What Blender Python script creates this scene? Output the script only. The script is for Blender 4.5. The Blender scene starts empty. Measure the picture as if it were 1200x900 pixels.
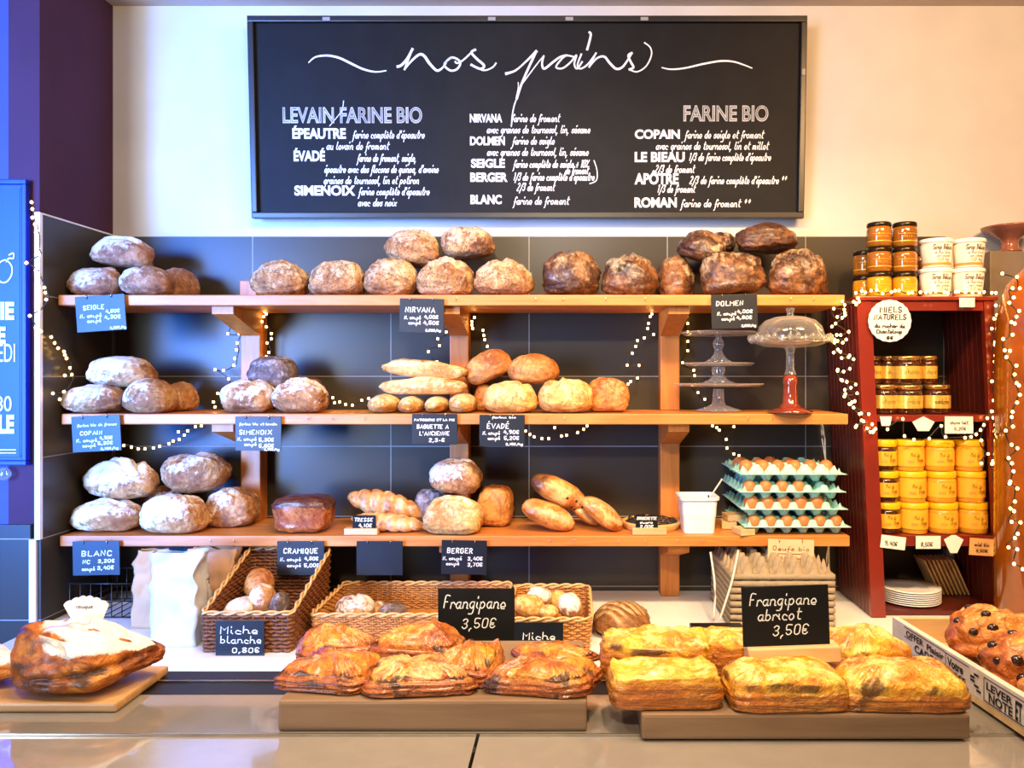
import bpy, bmesh, math, random
from mathutils import Vector, Matrix, noise

random.seed(7)
PI = math.pi
sc = bpy.context.scene
COL = sc.collection
# ---------------------------------------------------------------- camera
F, CX, CY, CZ = 900.0, 668.0, 440.0, 1.6          # focal length in pixels, where the view axis meets the frame, eye height
cd = bpy.data.cameras.new('camera'); cam = bpy.data.objects.new('camera', cd); COL.objects.link(cam)
cam.location = (0, 0, CZ); cam.rotation_euler = (PI / 2, 0, 0)
cd.sensor_fit = 'HORIZONTAL'; cd.sensor_width = 36; cd.lens = 27
cd.shift_x = -(CX - 600) / 1200; cd.shift_y = -(450 - CY) / 1200
cd.clip_start = .02
sc.camera = cam
# ---------------------------------------------------------------- light and exposure
sc.view_settings.view_transform = 'Standard'; sc.view_settings.look = 'None'
sc.view_settings.gamma = 1; sc.view_settings.use_curve_mapping = False
sc.view_settings.exposure = 0.18
wd = bpy.data.worlds.new('world'); sc.world = wd; wd.use_nodes = True
wd.node_tree.nodes['Background'].inputs[0].default_value = (1, .80, .62, 1)
wd.node_tree.nodes['Background'].inputs[1].default_value = 0.16

def area(name, loc, to, sx, sy, color, power):
    l = bpy.data.lights.new(name, 'AREA'); l.shape = 'RECTANGLE'; l.size = sx; l.size_y = sy
    l.color = color; l.energy = power
    o = bpy.data.objects.new(name, l); COL.objects.link(o); o.location = loc
    o.rotation_euler = (Vector(to) - Vector(loc)).to_track_quat('-Z', 'Y').to_euler()
    return o

def spot(name, loc, to, color, power, ang, blend=.6, size=.05):
    l = bpy.data.lights.new(name, 'SPOT'); l.spot_size = math.radians(ang); l.spot_blend = blend
    l.color = color; l.energy = power; l.shadow_soft_size = size
    o = bpy.data.objects.new(name, l); COL.objects.link(o); o.location = loc
    o.rotation_euler = (Vector(to) - Vector(loc)).to_track_quat('-Z', 'Y').to_euler()
    return o

area('shop_window_daylight', (-2.45, -1.25, 1.7), (-1.3, 2.4, 1.75), 1.0, 1.6, (.60, .77, 1.0), 33).data.spread = math.radians(75)
area('added_blue_side_light', (-2.75, -.35, 1.7), (-1.8, 2.2, 1.7), 1.0, 1.9, (.005, .19, 1.0), 80).data.spread = math.radians(62)  # unseen saturated blue area light, added to tint the left end
area('ceiling_panel_centre', (-.25, .9, 2.76), (-.3, 2.4, 1.5), .5, .3, (1, .80, .58), 22)
area('ceiling_panel_right', (1.25, .95, 2.76), (1.1, 2.5, 1.9), .5, .4, (1, .56, .24), 44)
spot('ceiling_spot_counter', (.2, .5, 2.75), (.18, .88, 1.25), (1, .72, .40), 66, 75, .8, .05)
spot('ceiling_spot_left', (-.75, .45, 2.75), (-.55, .92, 1.2), (1, .78, .54), 38, 70, .8, .05)
spot('ceiling_spot_shelf', (.25, .9, 2.76), (.1, 2.3, 1.35), (1, .72, .40), 92, 80, .9, .05)
spot('added_front_fill_spot', (-.1, -.7, 2.72), (.0, 2.4, 1.15), (1, .80, .52), 165, 50, .9, .08)  # unseen fill spot behind the camera, added to brighten the shelves
spot('ceiling_spot_cabinet', (.85, .9, 2.76), (.85, 2.25, 1.4), (1, .60, .26), 80, 70, .9, .05)

# ---------------------------------------------------------------- helpers
def W(px, py, d):
    return Vector(((px - CX) / F * d, d, CZ - (py - CY) / F * d))
def XX(px, d): return (px - CX) / F * d
def ZZ(py, d): return CZ - (py - CY) / F * d

def lin(c):
    r = []
    for v in c[:3]:
        v /= 255.0
        r.append(v / 12.92 if v <= .04045 else ((v + .055) / 1.055) ** 2.4)
    return (*r, 1)

def props(o, label=None, cat=None, group=None, kind=None):
    if label: o['label'] = label
    if cat: o['category'] = cat
    if group: o['group'] = group
    if kind: o['kind'] = kind
    return o

def empty(name, loc, label, cat, group=None, rot=(0, 0, 0)):
    o = bpy.data.objects.new(name, None); COL.objects.link(o)
    o.location = loc; o.rotation_euler = rot; o.empty_display_size = .05
    return props(o, label, cat, group)

def obj(name, bm, mat, parent=None, loc=(0, 0, 0), smooth=True, rot=(0, 0, 0)):
    if isinstance(bm, bmesh.types.BMesh):
        me = bpy.data.meshes.new(name); bm.to_mesh(me); bm.free()
    else:
        me = bm
    if smooth:
        me.polygons.foreach_set('use_smooth', [True] * len(me.polygons))
    if mat: me.materials.clear(); me.materials.append(mat)
    o = bpy.data.objects.new(name, me); COL.objects.link(o)
    o.location = loc; o.rotation_euler = rot
    if parent: o.parent = parent
    return o

def struct(name, bm, mat, smooth=False):
    return props(obj(name, bm, mat, smooth=smooth), kind='structure')

def dup(o, parent=None, loc=None):
    c = o.copy(); COL.objects.link(c)
    if parent: c.parent = parent
    if loc is not None: c.location = loc
    return c

def NB(): return bmesh.new()

def quadbox(bm, P):
    """P: eight points, bottom ring then top ring."""
    v = [bm.verts.new(p) for p in P]
    for f in ((3, 2, 1, 0), (4, 5, 6, 7), (0, 1, 5, 4), (1, 2, 6, 5), (2, 3, 7, 6), (3, 0, 4, 7)):
        bm.faces.new([v[i] for i in f])
    return v

def box(bm, x0, x1, y0, y1, z0, z1, bev=0):
    t = NB() if bev else bm
    quadbox(t, [(x0, y0, z0), (x1, y0, z0), (x1, y1, z0), (x0, y1, z0), (x0, y0, z1), (x1, y0, z1), (x1, y1, z1), (x0, y1, z1)])
    if bev:
        bmesh.ops.bevel(t, geom=t.edges[:], offset=bev, segments=2, affect='EDGES', profile=.6)
        me = bpy.data.meshes.new('t'); t.to_mesh(me); t.free(); bm.from_mesh(me); bpy.data.meshes.remove(me)
    return bm

def lathe(bm, prof, n=28, c=(0, 0, 0), cap=True):
    rings = []
    for r, z in prof:
        if r < 1e-6:
            rings.append([bm.verts.new((c[0], c[1], c[2] + z))])
        else:
            rings.append([bm.verts.new((c[0] + r * math.cos(2 * PI * i / n), c[1] + r * math.sin(2 * PI * i / n), c[2] + z)) for i in range(n)])
    for a, b in zip(rings, rings[1:]):
        if len(a) == 1 and len(b) == 1: continue
        for i in range(n):
            j = (i + 1) % n
            if len(a) == 1: bm.faces.new((a[0], b[j], b[i]))
            elif len(b) == 1: bm.faces.new((a[i], a[j], b[0]))
            else: bm.faces.new((a[i], a[j], b[j], b[i]))
    if cap:
        if len(rings[0]) > 1: bm.faces.new(rings[0][::-1])
        if len(rings[-1]) > 1: bm.faces.new(rings[-1])
    return bm

def tube(bm, pts, r, n=6, closed=False):
    pts = [Vector(p) for p in pts]; m = len(pts)
    rs = r if isinstance(r, (list, tuple)) else [r] * m
    rings = []; up = Vector((0, 0, 1))
    for i, p in enumerate(pts):
        a = pts[(i - 1) % m] if closed or i > 0 else p
        b = pts[(i + 1) % m] if closed or i < m - 1 else p
        t = (b - a)
        if t.length < 1e-9: t = Vector((1, 0, 0))
        t.normalize()
        s = t.cross(up)
        if s.length < .15: s = t.cross(Vector((0, 1, 0)))
        s.normalize(); u = s.cross(t)
        rings.append([bm.verts.new(p + (s * math.cos(2 * PI * k / n) + u * math.sin(2 * PI * k / n)) * rs[i]) for k in range(n)])
    for i in range(m if closed else m - 1):
        a, b = rings[i], rings[(i + 1) % m]
        for k in range(n):
            bm.faces.new((a[k], a[(k + 1) % n], b[(k + 1) % n], b[k]))
    if not closed:
        bm.faces.new(rings[0][::-1]); bm.faces.new(rings[-1])
    return bm

def ball(bm, c, r, s=(1, 1, 1), sub=2):
    m = Matrix.Translation(c) @ Matrix.Diagonal((s[0], s[1], s[2], 1))
    bmesh.ops.create_icosphere(bm, subdivisions=sub, radius=r, matrix=m)
    return bm

def cr(pts, n=4):
    """Catmull-Rom smoothing of a polyline of tuples."""
    if len(pts) < 3: return [tuple(p) for p in pts]
    out = []
    P = [pts[0]] + list(pts) + [pts[-1]]
    for i in range(1, len(P) - 2):
        p0, p1, p2, p3 = P[i - 1], P[i], P[i + 1], P[i + 2]
        for k in range(n):
            t = k / n
            out.append(tuple(.5 * (2 * b + (c - a) * t + (2 * a - 5 * b + 4 * c - d) * t * t + (3 * b - a - 3 * c + d) * t ** 3)
                             for a, b, c, d in zip(p0, p1, p2, p3)))
    out.append(tuple(pts[-1]))
    return out

def ribbon(bm, pts, w, T, ends=.6):
    """Flat stroke in a plane; T maps (u, v) to 3-D."""
    m = len(pts)
    if m == 1: pts = [pts[0], (pts[0][0] + w * .4, pts[0][1])]; m = 2
    L, R = [], []
    for i, p in enumerate(pts):
        a, b = pts[max(i - 1, 0)], pts[min(i + 1, m - 1)]
        tx, ty = b[0] - a[0], b[1] - a[1]; l = math.hypot(tx, ty) or 1
        tx /= l; ty /= l
        ww = (w(i / (m - 1)) if callable(w) else w) / 2
        e = ww * ends
        ox = -tx * e if i == 0 else tx * e if i == m - 1 else 0
        oy = -ty * e if i == 0 else ty * e if i == m - 1 else 0
        L.append(bm.verts.new(T(p[0] + ox - ty * ww, p[1] + oy + tx * ww)))
        R.append(bm.verts.new(T(p[0] + ox + ty * ww, p[1] + oy - tx * ww)))
    for i in range(m - 1):
        bm.faces.new((R[i], R[i + 1], L[i + 1], L[i]))

# single-stroke handwriting: digit pairs x,y (baseline y=3, x-height 6, ascender 9, descender 0)
G = {'a': (4, '36160504132335 36343343'), 'b': (4, '0903 0413233435261605'), 'c': (3.4, '351605041333'), 'd': (4, '36160504132335 39343343'),
     'e': (3.6, '043435261605041333'), 'f': (3, '38291815110000 0535'), 'g': (4, '36160504132335 3631201000'), 'h': (4, '0903 051626353343'),
     'i': (1.6, '060413 0809'), 'k': (3.4, '0903 3604 1533'), 'l': (2, '09041323'), 'm': (5.6, '0603 05162523 2536454353'), 'n': (4, '0603 051626353343'),
     'o': (4, '261605041323343526'), 'p': (4, '0600 0516263534231304'), 'q': (4, '36160504132335 3630'), 'r': (3, '0603 05162635'), 's': (3.4, '362616052534231304'), 't': (3, '19142333 0737'),
     'u': (4, '060413233536 363343'), 'v': (3.2, '061336'), 'x': (3.4, '0633 0336'), 'y': (3.6, '0614 3610'), 'z': (3.4, '06360333'),
     'é': (3.6, '043435261605041333 1829'), 'è': (3.6, '043435261605041333 0817'), 'ê': (3.6, '043435261605041333 071827'),
     'A': (4.6, '032943 1535'), 'B': (4, '0309 0929382606 2635342303'), 'C': (4, '3829190804132334'), 'D': (4.2, '0309 091938351303'), 'E': (4, '39090333 0626'),
     'É': (4, '39090333 0626 1b2c'), 'F': (3.8, '390903 0626'), 'G': (4.2, '3829190804132334 263634'), 'H': (4, '0309 3933 0636'), 'I': (1.6, '0309'), 'J': (3.6, '3934231304'),
     'K': (4, '0309 3906 0633'), 'L': (3.6, '090333'), 'M': (5, '0309264943'), 'N': (4.2, '03093339'), 'O': (4.4, '190804132334382919'), 'P': (4, '0309 0929382606'),
     'Q': (4.4, '190804132334382919 2432'), 'R': (4, '0309 0929382606 1633'), 'S': (4, '38291908163534231304'), 'T': (4, '0949 2923'), 'U': (4, '090413233439'), 'V': (4.6, '092349'),
     'X': (4.4, '0943 0349'), 'Y': (4, '0926 4903'), 'Z': (4, '09390333'),
     '0': (4, '190804132334382919'), '1': (2.6, '081913'), '2': (4, '08192938370333'), '3': (4, '081929382616263534231304'), '4': (4.2, '290545 3733'),
     '5': (4, '39090616263534231304'), '6': (4, '38290804132334352605'), '7': (4, '093913'), '8': (4, '190816353423130416382919'), '9': (4, '372616070819293837342313'),
     ',': (1.8, '130201'), '.': (1.6, '0313'), "'": (1.6, '0907'), '-': (3, '0525'), '€': (4.4, '3829190804132334 0626 0525'), '/': (3.4, '0139'), '+': (4, '0535 2723'),
     '%': (4.6, '0349 0809181708 3334443433'), '*': (3.6, '1916 0818 0827 0728'), '(': (2, '19080413'), ')': (2, '09181403'), ' ': (2.6, '')}
HX = {c: i for i, c in enumerate('0123456789abc')}

def hand(bm, s, T, x, y, xh, lw, width=None, slant=.18, gap=1.0, soft=True, jit=.0):
    """Write s with its baseline starting at (x, y); xh: height of an x; width: total width to fit."""
    tot = sum(G.get(c, G['o'])[0] + gap for c in s) - gap
    k = xh / 3.0
    kx = (width / tot) if width else k
    px = 0
    rnd = random.Random(len(s) * 31 + ord(s[0]))
    for c in s:
        wd_, st = G.get(c, G['o'])
        jy = rnd.uniform(-jit, jit) * xh
        for stroke in st.split():
            P = [(HX[stroke[i]], HX[stroke[i + 1]] - 3) for i in range(0, len(stroke), 2)]
            P = [(x + (px + a) * kx + b * k * slant, y + b * k + jy) for a, b in P]
            if (soft or c in 'SCGO0235689€') and len(P) > 2: P = cr(P, 3)
            ribbon(bm, P, lw, T)
        px += wd_ + gap

def inter_mesh(s, bold=0.0, outline=0.0):
    cu = bpy.data.curves.new('t', 'FONT'); cu.body = s; cu.size = 1; cu.offset = bold; cu.resolution_u = 4
    if outline: cu.fill_mode = 'NONE'; cu.bevel_depth = outline; cu.bevel_resolution = 0
    o = bpy.data.objects.new('t', cu); COL.objects.link(o)
    dg = bpy.context.evaluated_depsgraph_get()
    me = bpy.data.meshes.new_from_object(o.evaluated_get(dg))
    bpy.data.objects.remove(o); bpy.data.curves.remove(cu)
    return me

def block(bm, s, T, x0, x1, y0, y1, bold=.03, outline=0.0):
    """Printed capitals stretched to fill a rectangle of the plane T."""
    me = inter_mesh(s, bold, outline)
    xs = [v.co.x for v in me.vertices]; ys = [v.co.y for v in me.vertices]
    ax, bx, ay, by = min(xs), max(xs), min(ys), max(ys)
    for v in me.vertices:
        u = x0 + (v.co.x - ax) / (bx - ax) * (x1 - x0); w = y0 + (v.co.y - ay) / (by - ay) * (y1 - y0)
        v.co = T(u, w)
    bm.from_mesh(me); bpy.data.meshes.remove(me)

# ---------------------------------------------------------------- materials
def nodes(name):
    m = bpy.data.materials.new(name); m.use_nodes = True
    nt = m.node_tree
    return m, nt, nt.nodes['Principled BSDF']

def N(nt, typ, **kw):
    n = nt.nodes.new(typ)
    for k, v in kw.items():
        if k.startswith('i_'):
            key = k[2:]
            n.inputs[int(key) if key.isdigit() else key.replace('_', ' ')].default_value = v
        else: setattr(n, k, v)
    return n

def ramp(nt, fac, stops):
    r = nt.nodes.new('ShaderNodeValToRGB'); e = r.color_ramp.elements
    while len(e) < len(stops): e.new(.5)
    for el, (p, c) in zip(e, stops): el.position = p; el.color = c
    nt.links.new(fac, r.inputs[0])
    return r.outputs[0]

def mixc(nt, fac, a, b, typ='MIX'):
    m = nt.nodes.new('ShaderNodeMix'); m.data_type = 'RGBA'; m.blend_type = typ
    for s, v in ((m.inputs[0], fac), (m.inputs[6], a), (m.inputs[7], b)):
        if hasattr(v, 'is_linked'): nt.links.new(v, s)
        else: s.default_value = v
    return m.outputs[2]

def mth(nt, op, a, b=0.0, c=None, clamp=False):
    m = nt.nodes.new('ShaderNodeMath'); m.operation = op; m.use_clamp = clamp
    for s, v in zip(m.inputs, (a, b, c)):
        if v is None: continue
        if hasattr(v, 'is_linked'): nt.links.new(v, s)
        else: s.default_value = v
    return m.outputs[0]

def coords(nt, scale=(1, 1, 1), rand=True):
    tc = nt.nodes.new('ShaderNodeTexCoord')
    mp = nt.nodes.new('ShaderNodeMapping'); mp.inputs['Scale'].default_value = scale
    if rand:
        oi = nt.nodes.new('ShaderNodeObjectInfo')
        cx = nt.nodes.new('ShaderNodeCombineXYZ')
        m = mth(nt, 'MULTIPLY', oi.outputs['Random'], 9.0)
        for i in range(3): nt.links.new(m, cx.inputs[i])
        va = nt.nodes.new('ShaderNodeVectorMath'); va.operation = 'ADD'
        nt.links.new(tc.outputs['Object'], va.inputs[0]); nt.links.new(cx.outputs[0], va.inputs[1])
        nt.links.new(va.outputs[0], mp.inputs[0])
    else:
        nt.links.new(tc.outputs['Object'], mp.inputs[0])
    return mp.outputs[0]

def noi(nt, vec, scale, detail=4, rough=.55, dist=0.0):
    n = nt.nodes.new('ShaderNodeTexNoise'); nt.links.new(vec, n.inputs['Vector'])
    n.inputs['Scale'].default_value = scale; n.inputs['Detail'].default_value = detail
    n.inputs['Roughness'].default_value = rough; n.inputs['Distortion'].default_value = dist
    return n.outputs['Fac']

def bump(nt, bs, h, strength=.3, dist=.01):
    b = nt.nodes.new('ShaderNodeBump'); b.inputs['Strength'].default_value = strength; b.inputs['Distance'].default_value = dist
    nt.links.new(h, b.inputs['Height']); nt.links.new(b.outputs[0], bs.inputs['Normal'])

def plain(name, c, rough=.5, metal=0, var=.12, scale=30, bmp=.1, coat=0, emis=None, es=0, spec=None):
    m, nt, b = nodes(name)
    v = coords(nt)
    f = noi(nt, v, scale)
    a = lin(c); d = tuple(x * (1 - var) for x in a[:3]) + (1,); l = tuple(min(1, x * (1 + var)) for x in a[:3]) + (1,)
    nt.links.new(ramp(nt, f, [(.3, d), (.7, l)]), b.inputs['Base Color'])
    b.inputs['Roughness'].default_value = rough; b.inputs['Metallic'].default_value = metal
    b.inputs['Coat Weight'].default_value = coat
    if spec is not None: b.inputs['Specular IOR Level'].default_value = spec
    if emis: b.inputs['Emission Color'].default_value = lin(emis); b.inputs['Emission Strength'].default_value = es
    if bmp: bump(nt, b, f, bmp, .003)
    return m

def wood(name, c1, c2, axis='X', scale=8, rough=.5, bmp=.15):
    m, nt, b = nodes(name)
    s = {'X': (.8, 9, 9), 'Z': (9, 9, .8), 'Y': (9, .8, 9)}[axis]
    v = coords(nt, s)
    f = noi(nt, v, scale, 5, .6, .6); g = noi(nt, coords(nt), 3, 2)
    h = mth(nt, 'ADD', mth(nt, 'MULTIPLY', f, .7), mth(nt, 'MULTIPLY', g, .3))
    nt.links.new(ramp(nt, h, [(.34, lin(c1)), (.66, lin(c2))]), b.inputs['Base Color'])
    b.inputs['Roughness'].default_value = rough
    bump(nt, b, f, bmp, .003)
    return m

def thin_glass(name, tint=(1, 1, 1), rough=.03, base=.08, mult=.75, body=.16):
    m, nt, b = nodes(name)
    out = nt.nodes['Material Output']
    tr = N(nt, 'ShaderNodeBsdfTransparent'); tr.inputs[0].default_value = (*tint, 1)
    gl = N(nt, 'ShaderNodeBsdfGlossy'); gl.inputs['Roughness'].default_value = rough
    lw = N(nt, 'ShaderNodeLayerWeight'); lw.inputs[0].default_value = .35
    f = mth(nt, 'ADD', mth(nt, 'MULTIPLY', lw.outputs['Facing'], mult), base, clamp=True)
    mx = N(nt, 'ShaderNodeMixShader')
    nt.links.new(f, mx.inputs[0]); nt.links.new(tr.outputs[0], mx.inputs[1]); nt.links.new(gl.outputs[0], mx.inputs[2])
    df = N(nt, 'ShaderNodeBsdfDiffuse'); df.inputs[0].default_value = (.9, .88, .84, 1)
    m2 = N(nt, 'ShaderNodeMixShader'); nt.links.new(mth(nt, 'MULTIPLY_ADD', lw.outputs['Facing'], body * 1.6, body * .25, clamp=True), m2.inputs[0])
    nt.links.new(mx.outputs[0], m2.inputs[1]); nt.links.new(df.outputs[0], m2.inputs[2])
    nt.links.new(m2.outputs[0], out.inputs[0])
    return m

def tiles(name, u0, v0, tw, th, axis='X'):
    m, nt, b = nodes(name)
    tc = nt.nodes.new('ShaderNodeTexCoord'); sp = nt.nodes.new('ShaderNodeSeparateXYZ'); nt.links.new(tc.outputs['Object'], sp.inputs[0])
    cb = nt.nodes.new('ShaderNodeCombineXYZ')
    nt.links.new(mth(nt, 'SUBTRACT', sp.outputs[axis], u0), cb.inputs[0]); nt.links.new(mth(nt, 'SUBTRACT', sp.outputs['Z'], v0), cb.inputs[1])
    br = nt.nodes.new('ShaderNodeTexBrick'); nt.links.new(cb.outputs[0], br.inputs['Vector'])
    br.offset = 0; br.squash = 1
    br.inputs['Scale'].default_value = 1; br.inputs['Brick Width'].default_value = tw; br.inputs['Row Height'].default_value = th
    br.inputs['Mortar Size'].default_value = .0017; br.inputs['Mortar Smooth'].default_value = .3; br.inputs['Bias'].default_value = 0
    br.inputs['Color1'].default_value = lin((74, 67, 57)); br.inputs['Color2'].default_value = lin((80, 73, 63)); br.inputs['Mortar'].default_value = lin((176, 172, 166))
    f = noi(nt, tc.outputs['Object'], 6, 4)
    nt.links.new(mixc(nt, .35, br.outputs[0], ramp(nt, f, [(.3, lin((64, 58, 50))), (.7, lin((88, 81, 71)))]), 'OVERLAY'), b.inputs['Base Color'])
    b.inputs['Roughness'].default_value = .3; b.inputs['Specular IOR Level'].default_value = .2
    bump(nt, b, mth(nt, 'SUBTRACT', 1.0, br.outputs['Fac']), .4, .002)
    return m

def plaster(name, c, var=.05, rough=.85):
    return plain(name, c, rough, var=var, scale=5, bmp=.06)

def crust(name, dark, mid, light, flour=(240, 232, 218), fl=1.0, rough=.6, seeds=0.0, scale=14, grain=.5, cutc=None, dkc=None, coat=0.0, streak=None, cracks=.55, layers=0.0):
    """Baked crust: a noise of three browns, flour lying where the mesh attribute 'fl' is high, opened cuts ('cut') and scorched rims ('dk')."""
    m, nt, b = nodes(name)
    v = coords(nt, streak or (1, 1, 1))
    n1 = noi(nt, v, scale, 5, .6, .4); n2 = noi(nt, v, scale * 6, 4, .65); n3 = noi(nt, v, scale * 2.2, 5, .7, .8)
    base = ramp(nt, mth(nt, 'ADD', mth(nt, 'MULTIPLY', n1, .72), mth(nt, 'MULTIPLY', n2, .28)), [(.39, lin(dark)), (.5, lin(mid)), (.6, lin(light))])
    def at(nm):
        a = nt.nodes.new('ShaderNodeAttribute'); a.attribute_name = nm; return a.outputs['Fac']
    c = base
    c = mixc(nt, mth(nt, 'MULTIPLY', at('cut'), .8, clamp=True), c, lin(cutc or tuple(min(255, x * 1.15 + 14) for x in light)))
    if layers:
        ly = noi(nt, coords(nt, (9, 9, 150)), 5, 4, .7)
        c = mixc(nt, mth(nt, 'MULTIPLY', mth(nt, 'MULTIPLY', mth(nt, 'SUBTRACT', ly, .47), 9.0, clamp=True), mth(nt, 'MULTIPLY', at('cut'), layers), clamp=True), c, lin(tuple(x * .55 for x in dark)))
    ff = mth(nt, 'MULTIPLY_ADD', mth(nt, 'SUBTRACT', mth(nt, 'ADD', at('fl'), mth(nt, 'MULTIPLY', mth(nt, 'ADD', n3, n2), .9)), 1.28), 4.2, 0, clamp=True)
    c = mixc(nt, mth(nt, 'MULTIPLY', ff, .9 * fl), c, lin(flour))
    df = mth(nt, 'MULTIPLY', mth(nt, 'SUBTRACT', mth(nt, 'ADD', at('dk'), mth(nt, 'MULTIPLY', n3, 1.0)), .95), 3.5, clamp=True)
    c = mixc(nt, mth(nt, 'MULTIPLY', df, .85), c, lin(dkc or tuple(x * .35 for x in dark)))
    if cracks:
        rg = mth(nt, 'SUBTRACT', 1.0, mth(nt, 'ABSOLUTE', mth(nt, 'MULTIPLY_ADD', noi(nt, v, scale * .75, 3, .6, 1.2), 2.0, -1.0)))
        ck = mth(nt, 'MULTIPLY', mth(nt, 'MULTIPLY', mth(nt, 'SUBTRACT', rg, .93), 14.0, clamp=True), mth(nt, 'GREATER_THAN', n1, .47))
        c = mixc(nt, mth(nt, 'MULTIPLY', ck, cracks), c, lin(tuple(x * .55 for x in dark)))
    if seeds:
        vo = nt.nodes.new('ShaderNodeTexVoronoi'); nt.links.new(v, vo.inputs['Vector']); vo.inputs['Scale'].default_value = 130
        sf = mth(nt, 'MULTIPLY', mth(nt, 'LESS_THAN', vo.outputs['Distance'], .26), mth(nt, 'GREATER_THAN', n1, .5))
        c = mixc(nt, mth(nt, 'MULTIPLY', sf, seeds), c, lin(tuple(x * .4 for x in dark)))
    nt.links.new(c, b.inputs['Base Color'])
    b.inputs['Roughness'].default_value = rough; b.inputs['Coat Weight'].default_value = coat; b.inputs['Coat Roughness'].default_value = .25
    bump(nt, b, mth(nt, 'ADD', n2, mth(nt, 'MULTIPLY', n3, 1.5)), min(1, grain * 1.3), .006)
    return m

M = {}
M['wall'] = plaster('white_plaster', (206, 202, 196))
M['ceiling'] = plaster('ceiling_paint', (205, 188, 172))
M['purple'] = plaster('aubergine_paint', (66, 27, 52), .12)
M['pier_painted_light'] = plaster('pier_painted_blue_light', (62, 70, 172), .08)  # blue light on the pier is painted into its wall colour
M['tile'] = tiles('dark_wall_tile', XX(134, 2.5), ZZ(277, 2.5), .45, .2278)
M['tileside'] = tiles('dark_side_tile', 2.5 - .01, ZZ(277, 2.5), .45, .2278, 'Y')
M['white'] = plain('white_laminate', (244, 244, 246), .35, bmp=0, var=.03)
M['floor'] = plain('floor_tile', (120, 108, 96), .5, var=.2, scale=6)
M['shelfwood'] = wood('shelf_pine', (188, 110, 44), (222, 148, 76), 'X', 5, .42)
M['postwood'] = wood('post_pine', (176, 98, 34), (206, 132, 56), 'Z', 5, .45)
M['boardwood'] = wood('board_beech', (176, 130, 84), (206, 164, 112), 'X', 6, .4)
M['grayboard'] = wood('board_oak', (122, 94, 70), (150, 120, 92), 'X', 7, .5)
M['lightwood'] = wood('light_wood', (206, 166, 112), (232, 200, 150), 'X', 6, .5)
M['slate'] = plain('blackboard_paint', (24, 24, 26), .55, spec=.15, var=.2, scale=12, bmp=.04)
M['tagslate'] = plain('chalk_tag_board', (26, 28, 34), .42, spec=.42, var=.2, scale=12, bmp=.03)
M['blackframe'] = plain('black_frame', (30, 29, 30), .35, var=.15, bmp=.03)
M['chalk'] = plain('white_chalk', (246, 246, 244), .8, var=.03, bmp=0)
M['ink'] = plain('black_ink', (26, 22, 20), .7, var=.05, bmp=0)
M['inkbrown'] = plain('brown_ink', (96, 48, 26), .7, var=.05, bmp=0)
M['paper'] = plain('white_card', (240, 234, 224), .7, var=.03, bmp=.02)
M['kraft'] = plain('kraft_card', (224, 172, 104), .75, var=.1, scale=60)
M['steel'] = plain('brushed_steel', (170, 164, 158), .22, metal=.9, var=.06, scale=20, bmp=.02)
M['chrome'] = plain('bright_metal', (210, 206, 200), .2, metal=1, bmp=0)
M['black'] = plain('black_rubber', (20, 20, 22), .4, bmp=.02)
M['counterglass'] = plain('counter_glass', (150, 142, 134), .1, var=.05, bmp=0, coat=1)
M['topglass'] = plain('counter_top_glass', (128, 122, 114), .08, var=.05, bmp=0, coat=1)
M['wire'] = plain('dark_wire', (26, 30, 22), .5, bmp=0)
M['bulb'] = plain('warm_led', (255, 240, 205), .4, bmp=0, emis=(255, 196, 104), es=15)
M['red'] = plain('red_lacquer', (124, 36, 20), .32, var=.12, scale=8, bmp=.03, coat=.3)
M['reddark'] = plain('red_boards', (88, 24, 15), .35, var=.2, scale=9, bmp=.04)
M['glass'] = thin_glass('clear_glass', (.97, .97, .95), .05, .06, .7)
M['smokeglass'] = thin_glass('smoky_glass', (.86, .82, .74), .06, .12, .6)
M['redglass'] = plain('red_brown_glass', (128, 52, 34), .12, var=.2, bmp=0, coat=1)
M['pinkglass'] = plain('brown_glass', (150, 92, 72), .12, var=.15, bmp=0, coat=.6)
M['honey'] = plain('dark_honey', (150, 92, 24), .12, var=.25, scale=20, bmp=0, coat=.8)
M['honeygold'] = plain('golden_honey', (226, 146, 22), .12, var=.2, scale=20, bmp=0, coat=.8)
M['honeypale'] = plain('set_honey', (222, 158, 44), .25, var=.1, scale=20, bmp=0, coat=.4)
M['jam'] = plain('dark_spread', (64, 30, 14), .12, var=.2, bmp=0, coat=.9)
M['yellow'] = plain('yellow_plastic', (246, 186, 16), .35, bmp=0, var=.04)
M['yellowlabel'] = plain('yellow_label', (244, 178, 40), .5, bmp=0, var=.05)
M['goldlabel'] = plain('gold_label', (236, 190, 84), .3, metal=.4, bmp=0, var=.2, scale=80)
M['darklid'] = plain('dark_metal_lid', (52, 40, 28), .25, metal=.6, bmp=0)
M['goldlid'] = plain('gold_metal_lid', (200, 150, 84), .25, metal=.8, bmp=0)
M['tub'] = plain('white_tub', (238, 228, 214), .35, var=.03, bmp=0)
M['tubwhite'] = plain('white_bucket', (236, 238, 238), .3, var=.02, bmp=0)
M['orangeband'] = plain('orange_band', (226, 150, 62), .4, bmp=0)
M['pulpgreen'] = plain('teal_paper_pulp', (168, 226, 218), .85, var=.1, scale=90, bmp=.25)
M['pulpgray'] = plain('grey_paper_pulp', (158, 142, 118), .88, var=.12, scale=90, bmp=.25)
M['egg'] = plain('brown_eggshell', (206, 124, 70), .45, var=.14, scale=9, bmp=.03)
M['eggpale'] = plain('pale_eggshell', (228, 164, 108), .45, var=.1, scale=9, bmp=.03)
M['wicker'] = plain('golden_wicker', (190, 128, 66), .5, var=.3, scale=40, bmp=.2)
M['wickerdark'] = plain('brown_wicker', (122, 70, 36), .5, var=.3, scale=40, bmp=.2)
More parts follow.
